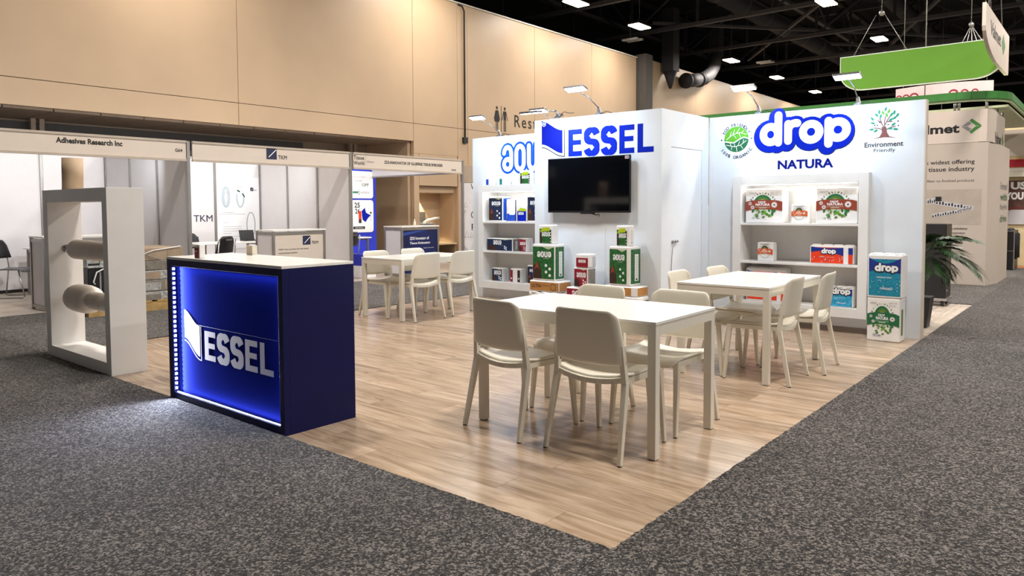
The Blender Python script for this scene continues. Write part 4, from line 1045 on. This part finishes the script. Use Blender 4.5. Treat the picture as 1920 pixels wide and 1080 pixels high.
def aquaf(base, tall=False, corner=DKBR):
    def f(p, w_, h_):
        e0 = .01
        p.rect(e0, h_*.05, w_-e0, h_*.93, base); p.up()
        # pale folded corner and brown burst at the lower left
        p.poly([(w_*.45, h_*.93), (w_-e0, h_*.93), (w_*.72, h_*.86)], SAGE)
        p.poly([(e0, h_*.05), (w_*.42, h_*.05), (w_*.40, h_*.28), (w_*.25, h_*.55 if tall else h_*.45), (w_*.12, h_*.42), (e0, h_*.45)], corner); p.up()
        if tall: p.poly([(w_*.1, h_*.3), (w_*.22, h_*.53), (w_*.33, h_*.3), (w_*.22, h_*.36)], RUST); 
        sx = min(w_*.19, h_*.24) if not tall else w_*.18; hh = min(h_*.30, sx*1.4) if not tall else h_*.13; dr_ = min(w_*.055, h_*.06)
        aqua_logo(p, w_*.30, h_*(.52 if not tall else .66), sx, hh, WPR, None, wd=.28)
        for i in range(4):
            p.ell(w_*((.62 if tall else .70)+.16*(i % 2)*(1 if tall else dr_*16/w_)), h_*((.42-.09*i) if tall else .36-.07*i), dr_, dr_, WPR, 12)
        p.text('soft', w_*.5, h_*(.6 if tall else .42), SAGE, w=w_*.25, h=h_*.03)
    return f
def side_strip(base, strip=True):
    def f(p, d_, h_):
        p.rect(d_*.08, h_*.05, d_*.92, h_*.93, base); p.up()
        if strip:
            p.rect(d_*.42, h_*.12, d_*.75, h_*.8, WPR); p.up()
            for k in range(14): p.rect(d_*.47, h_*(.2+.042*k), d_*.70, h_*(.212+.042*k), GPRT)
            p.rect(d_*.5, h_*.14, d_*.66, h_*.18, INK)
    return f
def greenaqua(p, w_, h_):   # small green and lime pack
    e0 = .008; p.rect(w_*.08, h_*.05, w_*.80, h_*.80, GWRAP).up(); p.poly([(w_*.08, h_*.62), (w_*.3, h_*.86), (w_*.78, h_*.88), (w_*.8, h_*.68), (w_*.4, h_*.66)], LIME)
    p.rect(w_*.08, h_*.05, w_*.25, h_*.6, DKBR).rect(w_*.80, h_*.05, w_*.9, h_*.75, INK).up(); aqua_logo(p, w_*.3, h_*.42, w_*.17, h_*.2, WPR, None, wd=.28)
    for k in range(4): p.ell(w_*.85, h_*(.15+.15*k), w_*.035, w_*.035, WPR, 8)
G1 = 'packs in the drop shelf niche'
s1, s2, s3 = 1.158, .725, NZ0+.098
pack('large white Drop Natura pack with brown band, left on the lit top shelf', -1.80, 5.735, s1, .425, .2, .385, natura(RUST), group=G1)
pack('small white tissue box with orange band between two large packs on the top shelf', -1.285, 5.745, s1, .178, .14, .208, natura(ORG, True), group=G1)
pack('large white Drop Natura pack with brown band, right on the lit top shelf', -1.022, 5.735, s1, .42, .2, .385, natura(RUST), group=G1)
pack('small white tissue box with orange band alone on the middle shelf', -1.66, 5.745, s2, .18, .13, .216, natura(ORG, True), group=G1)
def drop_red_side(p, w_, h_):
    dropf(REDO)(p, w_*.80, h_); p.rect(w_*.885, h_*.05, w_*.985, h_*.9, REDO).up().rect(w_*.885, h_*.55, w_*.985, h_*.9, DWRAP)
pack('wide orange and blue drop pack on the right of the middle shelf', -1.08, 5.745, s2, .445, .15, .198, drop_red_side, group=G1, rolls=4)
pack('wide orange and blue drop pack on the left of the bottom shelf behind the table', -1.79, 5.745, s3, .46, .15, .375, lambda p, w_, h_: (dropf(REDO)(p, w_*.8, h_), p.rect(w_*.88, h_*.05, w_*.985, h_*.9, REDO)), group=G1, rolls=4)
pack('cyan and blue drop pack on the right of the bottom shelf', -.90, 5.745, s3, .27, .16, .215, dropf(CWRAP, big=True), group=G1, rolls=3)
G2 = 'pack stack beside the drop shelf niche'
pack('white Natura pack with green band on the floor at the wall end', -.428, 5.47, 0, .30, .22, .432, natura(GREEN2), group=G2, rz=-.02, side=lambda p, d_, h_: p.rect(d_*.25, h_*.15, d_*.55, h_*.75, OLIVE))
pack('turquoise and blue drop pack on top of the green banded Natura pack', -.428, 5.465, .434, .312, .23, .428, dropf(TWRAP, big=True), group=G2, rz=-.01, rolls=3)
# aqua niche
A1, A2, A3 = 1.14, .705, .15+.103
G3 = 'packs in the aqua shelf niche'
pack('tall navy aqua pack with gusseted side on the lit top shelf', -5.735, 5.74, A1, .275, .2, .37, aquaf(NWRAP, True), group=G3, side=side_strip(BWRAP))
pack('royal blue pack with white side standing behind the navy aqua pack', -5.44, 5.80, A1, .2, .12, .33, lambda p, w_, h_: (p.rect(.01, .01, w_-.01, h_*.35, BWRAP), p.rect(w_*.85, .01, w_-.01, h_-.01, NWRAP), p.up(), p.rect(w_*.3, h_*.3, w_*.8, h_*.9, WPR)), group=G3)
pack('small blue aqua pack with a yellow top on the lit top shelf', -5.20, 5.75, A1, .18, .12, .245, lambda p, w_, h_: (p.rect(.008, h_*.04, w_-.008, h_*.62, BLUE), p.poly([(.008, h_*.62), (w_*.4, h_*.82), (w_-.01, h_*.76), (w_-.008, h_*.62)], LIME), p.up(), aqua_logo(p, w_*.22, h_*.42, w_*.16, h_*.14, WPR, None, wd=.28)), group=G3)
pack('tall dark blue aqua pack next to the closet block on the top shelf', -5.0, 5.74, A1, .24, .2, .375, aquaf(NWRAP, True), group=G3)
pack('second tall dark blue aqua pack hidden by the closet block corner on the top shelf', -4.66, 5.74, A1, .24, .2, .375, aquaf(NWRAP, True), group=G3)
pack('wide navy aqua pack on the middle shelf', -5.775, 5.74, A2, .50, .16, .19, aquaf(NWRAP), group=G3, side=side_strip(CARDG))
pack('small maroon aqua pack on the middle shelf', -5.175, 5.75, A2, .15, .16, .2, aquaf(CRIM), group=G3, side=side_strip(WWRAP))
pack('small navy aqua pack on the bottom shelf of the aqua niche', -5.69, 5.75, A3, .21, .16, .2, aquaf(NWRAP), group=G3, side=side_strip(WWRAP))
pack('small white pack with maroon print at both edges on the bottom shelf', -5.33, 5.75, A3, .19, .14, .205, lambda p, w_, h_: (p.rect(.006, h_*.05, w_*.26, h_*.9, CRIM), p.rect(w_*.72, h_*.05, w_-.004, h_*.9, DKBR), p.up(), p.ell(w_*.13, h_*.3, .012, .012, WPR, 8), p.ell(w_*.85, h_*.3, .016, .016, SAGE, 8)), group=G3)
pack('narrow tall navy aqua pack on the bottom shelf beside the green stack', -5.005, 5.74, A3, .2, .18, .27, aquaf(NWRAP, True), group=G3)
# small packs on top of the aqua niche
G4 = 'small packs on top of the aqua niche'
pack('tiny white pack with a blue printed edge, leftmost on top of the aqua niche', -5.765, 5.715, 1.675, .15, .07, .098, lambda p, w_, h_: p.rect(0.005, .006, w_*.36, h_-.006, BWRAP), group=G4)
pack('tiny white pack with a teal printed edge, second on top of the aqua niche', -5.50, 5.715, 1.675, .17, .07, .098, lambda p, w_, h_: (p.rect(0.005, .006, w_*.24, h_-.006, GREEN3), p.rect(w_*.24, .006, w_*.3, h_-.006, AQB)), group=G4)
pack('small white pack with lime and green print on top of the aqua niche', -5.12, 5.712, 1.675, .21, .08, .2, greenaqua, group=G4)
# floor stacks in front of the closet
G5 = 'left pack stack below the television'
pack('black wrapped pack at the bottom of the left stack below the television', -3.88, 4.36, 0, .44, .25, .17, lambda p, w_, h_: p.rect(.01, .01, w_-.01, h_-.01, BLACK), body=BLACK, group=G5)
pack('black and white pack second from the floor in the left stack', -3.88, 4.36, .172, .44, .25, .175, lambda p, w_, h_: (p.rect(.01, .01, w_-.01, h_*.78, BLACK), p.up(), p.text('aqua', w_*.2, h_*.3, WPR, h=h_*.25, bold=.02)), group=G5, rolls=3)
pack('kraft brown pack with ULTRA lettering in the left stack', -3.875, 4.37, .362, .435, .24, .125, lambda p, w_, h_: (p.rect(.008, .008, w_-.008, h_*.86, KRAFT), p.up(), p.text('ULTRA', w_*.07, h_*.34, DKBR, w=w_*.34, h=h_*.34, bold=.02), p.text('PAPER TOWEL', w_*.44, h_*.5, DKBR, w=w_*.22, h=h_*.12), p.ring(w_*.8, h_*.45, h_*.33, h_*.33, h_*.05, DKBR)), group=G5, side=lambda p, d_, h_: p.rect(.01, .01, d_-.01, h_*.86, KRAFT))
pack('big green aqua pack in the left stack', -3.84, 4.38, .489, .33, .2, .425, aquaf(GWRAP, True), group=G5, side=side_strip(GWRAP))
pack('small green and lime pack topping the left stack', -3.76, 4.40, .916, .205, .12, .225, greenaqua, group=G5)
G6 = 'maroon pack stack below the television'
pack('maroon pack on the floor at the bottom of the maroon stack', -3.335, 4.36, 0, .36, .24, .22, aquaf(CRIM), group=G6)
pack('maroon pack second from the floor in the maroon stack', -3.335, 4.36, .222, .34, .24, .218, aquaf(CRIM), group=G6)
pack('maroon aqua pack in the middle of the maroon stack', -3.245, 4.38, .442, .19, .17, .225, aquaf(CRIM), group=G6, side=side_strip(CARDG, False))
pack('small white and maroon pack on top of the maroon stack', -3.215, 4.38, .668, .17, .17, .15, lambda p, w_, h_: (p.rect(.006, .006, w_-.006, h_*.72, CRIM), p.up(), aqua_logo(p, w_*.28, h_*.38, w_*.17, h_*.2, WPR, None, wd=.28)), group=G6, side=lambda p, d_, h_: p.rect(d_*.5, .01, d_*.85, h_*.8, LGREY))
G7 = 'right pack stack below the television'
pack('black wrapped pack at the bottom of the right stack below the television', -2.84, 4.36, 0, .43, .25, .19, lambda p, w_, h_: p.rect(.01, .01, w_-.01, h_-.01, BLACK), body=BLACK, group=G7)
pack('black and white pack second from the floor in the right stack', -2.84, 4.36, .192, .43, .25, .19, lambda p, w_, h_: p.rect(.01, .01, w_-.01, h_*.78, BLACK), group=G7, side=lambda p, d_, h_: p.rect(.01, .01, d_-.01, h_*.78, BLACK))
pack('kraft orange pack in the right stack', -2.84, 4.37, .384, .425, .23, .108, lambda p, w_, h_: p.rect(.008, .008, w_*.82, h_*.86, KRAFT), group=G7, side=lambda p, d_, h_: p.rect(.01, .01, d_-.01, h_*.9, ORG if False else KRAFT))
pack('big green aqua pack with a white corner in the right stack', -2.777, 4.38, .494, .265, .24, .425, lambda p, w_, h_: aquaf(GWRAP, True)(p, w_*.88, h_), group=G7, side=side_strip(GWRAP))
pack('small green and lime pack topping the right stack', -2.70, 4.40, .92, .15, .14, .225, greenaqua, group=G7, side=side_strip(WWRAP))
# things on the navy counter
pack('small red and white tissue packet on the navy counter', -3.36, .035, KH, .072, .045, .094, lambda p, w_, h_: (p.rect(.006, .002, w_-.006, h_*.78, CRIM), p.up(), p.rect(w_*.12, h_*.5, w_*.6, h_*.55, WPR), p.rect(w_*.12, h_*.12, w_*.6, h_*.2, DKBR)), group='', name='tissue_packet', bev=.006)
MB().box(-.04, .04, -.02, .02, 0, .07, CREAM).box(-.035, .035, -.0206, -.02, .004, .064, mat('cream_card', 'd9c6a8', .6)).build('card_holder', None, loc=(-3.36, .47, KH), label='small cream card box at the rear edge of the navy counter', cat='box')

# ================================================================== PALLET LOAD IN THE AISLE
pa = empty('pallet', (-8.7, 1.75, .0075), label='pine pallet under the wrapped cartons in the aisle', cat='pallet')
for i in range(6): MB().box(-.42, .42, -.6+i*.21, -.6+i*.21+.14, .115, .135, WOODC).build('slat', pa)
for x in (-.37, 0, .37): MB().box(x-.045, x+.045, -.6, .59, .0, .115, WOODC).build('stringer', pa)
zz = .1425
for i, (h_, m_, lb) in enumerate(((.115, CARDW, 'bottom layer of white shrink wrapped cartons'), (.155, CARDG, 'grey shrink wrapped carton above the bottom white layer'), (.125, CARDW, 'second layer of white shrink wrapped cartons'), (.13, CARDG, 'grey brown carton under the top box'), (.17, CARD, 'brown carton at the top of the wrapped pallet load'))):
    c = MB().box(-.40, .40, 0, .78, 0, h_-.003, m_).build('wrapped_carton', None, loc=(-8.7, 1.56-(.0 if i < 4 else -.02), zz), bevel=.008, label=lb, cat='carton', group='cartons on the pallet')
    mm = MB()
    for q in range(3): mm.box(.401, .404, .03+q*.25+.01*i, .24+q*.25, h_*.12, h_*(.6+.08*((q+i) % 4)), [m_, CARDG, CARDW, CARD][(q+i) % 4] if i < 4 else CARD)
    mm.build('wrap_label', c); zz += h_
st_ = MB().tube([(-8.285, 1.66, .70), (-8.29, 1.95, .80), (-8.29, 2.32, .845)], .006, WPR, 6).tube([(-8.29, 1.62, .84), (-8.28, 2.1, .66), (-8.28, 2.3, .6)], .004, CARDW, 6)
st_.build('wrap_strap', None, label='twisted plastic strap across the top brown carton', cat='strap')
mc = empty('equipment_case', (-8.7, 1.33, .1425), label='black equipment case with a white cable at the left of the pallet', cat='case')
MB().box(-.38, .40, -.17, .2, 0, .47, BLACK).build('case_body', mc, bevel=.01); MB().box(.401, .408, -.04, -.02, .05, .42, GPRT).build('trim', mc)
MB().box(-.38, .42, -.18, .21, .47, .50, CARDW).build('lid', mc, bevel=.01); MB().box(.401, .406, .03, .06, .14, .22, LGREY).build('latch', mc)
MB().tube([(.41, .15, .50), (.43, .05, .48), (.43, -.08, .42), (.425, -.12, .3), (.43, -.1, .27)], .009, WPR, 8).tube([(.43, -.14, .2), (.43, .02, .12), (.43, .1, .04)], .006, WPR, 6).build('cable', mc)
ab = MB().box(-.25, .3, -.14, .13, 0, .15, CARDW).build('printed_box', None, loc=(-8.62, 1.30, .6435), label='white box with AR lettering on the black equipment case', cat='box')
p = Pr((.3, 0, 0), (0, 1, 0), (0, 0, 1), (1, 0, 0)); p.text('AR', -.115, .065, INK, w=.1, h=.06, bold=.0).rect(-.13, .0, .0, .028, INK).rect(0.0, 0, .006, .15, INK); p.build('lettering', ab)

# ================================================================== RIGHT: PLANT, UNIT ON CASTERS, GREIGE STAND
un = empty('rolling_unit', (-.62, 8.9, 0), label='black tall unit on casters behind the palm', cat='cabinet')
MB().box(-.35, .36, -.19, .2, .11, 1.10, BLACK).build('body', un, bevel=.006); MB().box(-.36, .38, -.2, .21, .075, .108, STEEL).build('base_plate', un)
MB().tube([(.361, -.1, .2), (.366, -.1, .2)], .02, GPRT, 10).build('lock', un)
for a in (-.3, .32):
    for b in (-.13, .14): MB().tube([(a-.02, b, .035), (a+.02, b, .035)], .035, BLKG, 12).bar((a, b, .04), (a, b, .075), .02, .02, STEEL).build('caster', un)
pt = empty('potted_palm', (-.19, 6.72, 0), label='palm in a dark tapered pot behind the end of the drop wall', cat='plant')
pm = MB(); 
for (z0, z1, a, b) in ((0, .34, .085, .12),):
    pm.add([(-a, -a, z0), (a, -a, z0), (a, a, z0), (-a, a, z0), (-b, -b, z1), (b, -b, z1), (b, b, z1), (-b, b, z1)], [(0, 3, 2, 1), (4, 5, 6, 7), (0, 1, 5, 4), (1, 2, 6, 5), (2, 3, 7, 6), (3, 0, 4, 7)], mat('charcoal_pot', '2c2b2e', .5))
pm.build('pot', pt); MB().tube([(0, 0, .34), (0, 0, .80)], .022, mat('palm_stem', '6d6a4a', .7), 8).build('stem', pt)
g = random.Random(11)
fro = [(-.35, 1.3, .62), (.3, 1.15, .7), (1.1, 1.0, .62), (1.9, 1.1, .6), (2.8, 1.2, .6), (3.7, 1.15, .55), (4.6, 1.1, .6), (5.5, 1.2, .6), (-.12, .55, .74), (.5, .35, .5), (5.2, .45, .55), (4.1, .5, .5), (5.9, .2, .5), (-.6, .9, .65), (.0, -.15, .45), (5.0, 1.4, .6)]
fro += [(a+.35, e_+.1, l_*.85) for a, e_, l_ in fro[:9]]
for a, el_, L_ in fro:
    L_ *= .76
    fm = MB(); pts = []; n = 9
    for i in range(n+1):
        t = i/n; r = L_*t*math.cos(el_-t*.75); z = .76+L_*t*math.sin(el_-t*.75)
        pts.append(Vector((math.cos(a)*r, math.sin(a)*r, z)))
    fm.tube(pts, [.006*(1-.7*i/n) for i in range(n+1)], PALM, 5)
    for i in range(3, n+1):
        for f_ in (0, .33, .66):
            if i == n and f_: continue
            q0 = pts[i].lerp(pts[min(i+1, n)], f_); d = (pts[min(i+1, n)]-pts[i-1]).normalized()
            sdv = d.cross(Vector((0, 0, 1))).normalized()
            for s_ in (-1, 1):
                ln = L_*.50*math.sin(PI*(.25+.65*(i+f_-3)/(n-2))); tip = q0+(sdv*s_*.75+d*.75+Vector((0, 0, -.22)))*ln; mid = q0.lerp(tip, .45)+Vector((0, 0, .02)); wv = d*.016
                fm.add([q0, mid+wv, tip, mid-wv], [(0, 1, 2, 3)], PALM)
    fm.build('frond', pt)

vb = empty('exhibition_stand', (0, 0, 0), label='greige and white exhibition stand with Valmet lettering', cat='stand')
box('front_wall', vb, -7, -.21, 11.995, 12.2, 0, 2.40, VALG); box('front_wall', vb, -7, -.36, 11.995, 12.19, 2.405, 2.95, VALW)
m = MB(); m.prism([(-.36, 12.0), (-.235, 12.0), (-.17, 12.25), (-.17, 13.75), (-.36, 13.75)], (0, 0, 2.41), (1, 0, 0), (0, 1, 0), (0, 0, 1), .54, VALW); m.build('upper_corner', vb)
m = MB(); m.prism([(-.215, 12.0), (-.209, 12.0), (-.10, 12.5), (-.10, 13.9), (-.215, 13.9)], (0, 0, 0), (1, 0, 0), (0, 1, 0), (0, 0, 1), 2.38, VALW); m.build('lower_corner', vb)
box('side_wall', vb, -.42, -.2, 12.21, 13.9, 0, 2.38, VALG)
p = Pr((0, 11.9945, 0), (1, 0, 0), (0, 0, 1), (0, -1, 0)); p.n = Vector((0, -1, 0))
p.text('Valmet', -1.43, 2.575, INK, w=.802, h=.16, bold=.035)
p.build('lettering', vb); p.mb = MB(); dx, dz = -.455, 2.675
W1, H1 = .145, .128
p.poly([(dx, dz+H1), (dx+W1, dz+.004), (dx+W1*.42, dz+.004), (dx-W1*.22, dz+H1*.72)], VGREEN2).poly([(dx, dz-H1), (dx+W1, dz-.004), (dx+W1*.42, dz-.004), (dx-W1*.22, dz-H1*.72)], VGREEN2)
p.poly([(dx-W1, dz+.004), (dx-W1*.27, dz+H1*.68), (dx+.0, dz+H1*.36), (dx-W1*.42, dz+.004)], GPRT).poly([(dx-W1, dz-.004), (dx-W1*.27, dz-H1*.68), (dx+.0, dz-H1*.36), (dx-W1*.42, dz-.004)], GPRT)
p.build('lettering', vb); p.mb = MB(); p.text("World's widest offering", -1.437, 2.03, INK, w=1.04, h=.095, bold=.012)
p.build('lettering', vb); p.mb = MB(); p.o.y -= .0; p.text('to the tissue industry', -1.397, 1.905, INK, w=1.0, h=.1, bold=.012)
p.build('lettering', vb)
p = Pr((0, 11.9945, 0), (1, 0, 0), (0, 0, 1), (0, -1, 0)); p.n = Vector((0, -1, 0))
p.text('From fiber to finished products', -1.26, 1.735, INK, w=.86, h=.055, bold=.0)
p.build('lettering', vb); p.mb = MB(); p.rect(-6, 1.02, -.285, 1.62, mat('greige_print_field', 'b5a89c', .6)).up()
for x0, z0, x1, z1, t_ in ((-1.3, 1.38, -.92, 1.44, .09), (-.95, 1.40, -.40, 1.30, .07), (-1.0, 1.17, -.55, 1.26, .06), (-.62, 1.26, -.42, 1.31, .05)):
    p.stroke([(x0, z0), (x1, z1)], t_, LGREY, caps=False); p.up()
    for i in range(12):
        t = i/12; xx = x0+(x1-x0)*t; zc = z0+(z1-z0)*t; p.rect(xx, zc-t_*.35, xx+(x1-x0)*.045, zc+t_*(.1+.3*((i*7) % 3)/2), INK)
p.up().rect(-.96, 1.42, -.87, 1.50, INK)
p.build('machine_print', vb); p.mb = MB()
for i, (t_, w_) in enumerate((('converting solutions', .45), ('and development', .42), ('for folded tissue', .435), ('the tissue mills', .395), ('services', .2))): p.text(t_, -.93, .93-i*.075, INK, w=w_, h=.045, bold=.016 if i == 0 else .004)
p.build('lettering', vb)
p = Pr((-.1695, 12.3, 0), (0, 1, 0), (0, 0, 1), (1, 0, 0)); p.text('Valmet', .1, 2.40, INK, w=.85, h=.2, bold=.03); p.poly([(1.0, 2.5), (1.15, 2.65), (1.3, 2.5), (1.15, 2.35)], VGREEN2)
p.build('lettering', vb)
p = Pr((-.0995, 12.55, 0), (0, 1, 0), (0, 0, 1), (1, 0, 0))
for i, (t_, m_) in enumerate((('Forward', GPRT), ('with', GREEN2), ('high', GPRT), ('drive', GREEN2))): p.text(t_, .15, 1.62-i*.19, m_, w=.95, h=.13, bold=.02)
p.build('lettering', vb)
# green ring fascia over the stand
rg = empty('ring_fascia', (0, 0, 0), label='green ring fascia on white posts above the greige stand', cat='fascia')
def arcband(x0, x1, yy, z0, z1, m_, r_, parent, name, far):
    pts = [(x0, yy), (x1-r_, yy)]+[(x1-r_+r_*math.sin(a), yy+r_-r_*math.cos(a)) for a in (.3, .6, .9, 1.2, 1.5)]+[(x1, yy+r_+.05), (x1, far)]
    mm = MB()
    for a, b in zip(pts[:-1], pts[1:]): mm.bar((*a, (z0+z1)/2), (*b, (z0+z1)/2), .035, z1-z0, m_)
    mm.build(name, parent)
arcband(-7, .03, 11.9, 3.12, 3.245, VGREEN2, .7, rg, 'green_band', 16.95)
arcband(-7, .02, 11.93, 3.08, 3.118, mat('pale_green_edge', 'b9c79a', .5), .7, rg, 'lower_edge', 16.95)
box('soffit_board', rg, -7, -.02, 12.7, 13.9, 3.03, 3.07, FROST); box('soffit_board', rg, -.9, -.02, 13.9, 16.9, 3.03, 3.07, FROST)
box('backdrop', rg, -7, -.7, 13.95, 14.0, 2.0, 3.03, FROST)
for x, y in ((-1.6, 12.1), (-.72, 12.1), (-.66, 12.1), (-.26, 12.1), (-.2, 12.9), (-.2, 13.6), (-3, 12.1)): MB().tube([(x, y, 2.955), (x, y, 3.08)], .022, ALU, 10).build('ring_post', rg)
for x in (-.95, -.45, -1.7): MB().box(x-.05, x+.05, 13.0, 13.12, 3.0, 3.028, LEDS).build('downlight', rg)
area('ring_light', (-1.0, 13.3, 3.0), (-1.0, 13.9, 2.2), 1.2, .1, 9, (1, .97, .85))
box('greige_partition', None, -.7, 6, 17.0, 17.15, 2.42, 3.0, VALG, label='greige upper partition beyond the greige stand corner', cat='partition')
# hanging sign
hs = empty('hanging_sign', (0, 0, 0), label='green and white hanging sign with Valmet lettering under the roof', cat='sign')
def shape(x0, x1, z0, z1, r0, r1): return arc(x0+r0[0], z0+r0[1], r0[0], r0[1], 180, 270, 8)+arc(x1-r1[0], z0+r1[1], r1[0], r1[1], 270, 360, 8)+[(x1, z1), (x0, z1)]
sh = shape(-2.96, -.20, 3.66, 4.36, (.42, .36), (.42, .30))
MB().prism(sh, (0, 13.40, 0), (1, 0, 0), (0, 0, 1), (0, 1, 0), .05, WPR).build('frame_panel', hs)
sh2 = shape(-2.94, -.22, 3.68, 4.34, (.41, .35), (.41, .29))
MB().prism(sh2, (0, 13.385, 0), (1, 0, 0), (0, 0, 1), (0, 1, 0), .014, VGREEN).build('green_face', hs)
sh3 = shape(10.55, 13.44, 3.66, 4.36, (1.6, .36), (.1, .05))
MB().prism(sh3, (-.16, 0, 0), (0, 1, 0), (0, 0, 1), (1, 0, 0), .05, mat('sign_white', 'dccbbd', .5)).build('side_panel', hs)
p = Pr((-.1095, 0, 0), (0, 1, 0), (0, 0, 1), (1, 0, 0)); p.text('Valmet', 11.05, 3.98, INK, w=1.25, h=.22, bold=.02); p.poly([(12.4, 4.08), (12.65, 4.26), (12.9, 4.08), (12.65, 3.9)], VGREEN2); p.build('lettering', hs)
cm = MB()
for a, b in (((-2.7, 13.4, 4.36), (-2.3, 13.4, 5.1)), ((-1.75, 13.4, 4.36), (-2.15, 13.4, 5.1)), ((-2.2, 13.4, 5.1), (-2.2, 13.4, 8)), ((-.5, 13.4, 4.36), (-.35, 13.3, 8)), ((-.13, 12.6, 4.36), (-.3, 12.6, 8)), ((-.13, 11.2, 4.36), (-.3, 11.5, 8)),
        ((-1.5, 16, 4.2), (-1.05, 16, 5.2)), ((-1.25, 16, 4.2), (-1.05, 16, 5.2)), ((-1.0, 16, 4.2), (-1.05, 16, 5.2)), ((-.75, 16, 4.2), (-1.05, 16, 5.2)), ((-.5, 16, 4.2), (-1.05, 16, 5.2)), ((-1.05, 16, 5.2), (-1.05, 16, 8))):
    cm.tube([a, b], .007, ALU, 5)
cm.tube([(-1.05, 15.97, 5.2), (-1.05, 16.03, 5.2)], .05, ALU, 10); cm.tube([(-2.2, 13.37, 5.12), (-2.2, 13.43, 5.12)], .05, ALU, 10)
cm.build('suspension_cables', hs)
# pink ring banner
pk = empty('ring_banner', (0, 0, 0), label='pale pink curved banner with crimson circles beyond the green sign', cat='banner')
mm = MB(); n = 12; P3 = []
for i in range(n+1):
    t = i/n; P3.append((-2.75+1.98*t, 17+.5-.5*math.sin(PI*(.15+.7*t))))
for a, b in zip(P3[:-1], P3[1:]): mm.bar((*a, 4.0), (*b, 4.0), .03, .32, PINK)
mm.tube([(-2.6, 17.3, 4.15), (-2.6, 17.3, 10.39)], .008, ALU, 5).tube([(-.9, 17.3, 4.15), (-.9, 17.3, 10.39)], .008, ALU, 5); mm.build('band', pk)
p = Pr((0, 16.96, 0), (1, 0, 0), (0, 0, 1), (0, -1, 0)); p.n = Vector((0, -1, 0))
for x, r_ in ((-2.62, .07), (-2.47, .08), (-2.3, .10), (-1.5, .10), (-1.28, .08), (-1.08, .07)):
    p.mb = MB(); p.lay = p.sub = 0; p.ell(x, 3.9, r_, r_, CRIM, 18).up().ell(x, 3.89, r_*.68, r_*.68, PINK, 14); p.build('circle', pk)
# far right background
fb = empty('background_stand', (0, 0, 0), label='far cream stand with a crimson stripe and a printed poster at the right edge', cat='stand')
box('back_wall', fb, -1.2, 8, 17.4, 17.5, 0, 3.1, YELL); box('crimson_stripe', fb, -1.2, 8, 17.37, 17.398, 2.2, 2.37, RED)
box('header', fb, -.6, 8, 17.2, 17.36, 1.98, 2.12, CREAM); box('wall_unit', fb, -.55, .1, 17.3, 17.39, 2.0, 2.17, WHITE)
po = box('poster_board', fb, -.7, 1.2, 17.36, 17.395, .92, 1.90, LGREY)
p = Pr((0, 17.359, 0), (1, 0, 0), (0, 0, 1), (0, -1, 0)); p.n = Vector((0, -1, 0))
p.rect(-.7, 1.25, 1.2, 1.9, mat('rust_photo_print', '5d3c37', .6, var=.3, vs=6)).up()
p.text('FOR US', -.93, 1.70, WPR, w=.82, h=.17, bold=.05); p.text('YOU', -.50, 1.47, WPR, w=.34, h=.17, bold=.05)
p.stroke([(-.6, 1.22), (-.3, 1.30), (-.05, 1.27), (.3, 1.18)], .06, mat('skin_brown_print', '6a3029', .6), caps=False); p.build('print', fb)
box('floor_strip', None, -2, -.02, 13.95, 17.3, .0, .004, mat('terracotta_floor', 'a8683f', .5), kind='structure', label='terracotta coloured floor strip behind the greige stand')
cr = empty('trunk', (-.28, 16.1, 0.0045), label='black storage trunk with a dark jacket on it at the far right', cat='trunk')
MB().box(-.3, .12, -.35, .4, .0, .82, BLACK).build('trunk_body', cr, bevel=.01)
mm = MB()
for x in (-.3, .12): mm.bar((x, -.352, .02), (x, -.352, .8), .02, .012, ALU)
mm.bar((-.3, -.352, .81), (.12, -.352, .81), .012, .02, ALU).bar((-.3, -.352, .4), (.12, -.352, .4), .008, .01, ALU); mm.build('edge_trim', cr)
JK = mat('navy_jacket', '161a2c', .8, bump=.5, bs=15)
jm = MB(); vs = []; fs = []
for i in range(9):
    for j in range(9):
        u, v = i/8, j/8; x = -.34+.50*u; z = .84+.02*math.sin(u*9)+.03*math.sin(v*7)+(.12*math.exp(-((u-.25)**2)/.03))
        if u > .85: x = .135+.03*math.sin(v*8); z = .84-(u-.85)/.15*.6
        vs.append((x, -.34+.6*v, z))
for i in range(8):
    for j in range(8): a = i*9+j; fs.append((a, a+9, a+10, a+1))
jm.add(vs, fs, JK, True); jo = jm.build('jacket', None, loc=(-.28, 16.1, 0), label='dark navy jacket draped over the black trunk', cat='jacket')
sd = jo.modifiers.new('t', 'SOLIDIFY'); sd.thickness = .02

wc = empty('storage_box', (-9.75, 6.62, 0), 0, 'white box with a blue lid and green dot beside the corner booth post', 'box')
MB().box(-.16, .16, -.16, .16, 0, .24, WPR).build('box_body', wc, bevel=.01); MB().box(-.15, .15, -.15, .15, .24, .46, mat('blue_backdrop', '2334c8')).build('blue_upper', wc, bevel=.008)
p = Pr((.1505, 0, .35), (0, 1, 0), (0, 0, 1), (1, 0, 0)); p.ell(0, 0, .06, .07, GREEN1, 18); p.build('green_dot', wc)
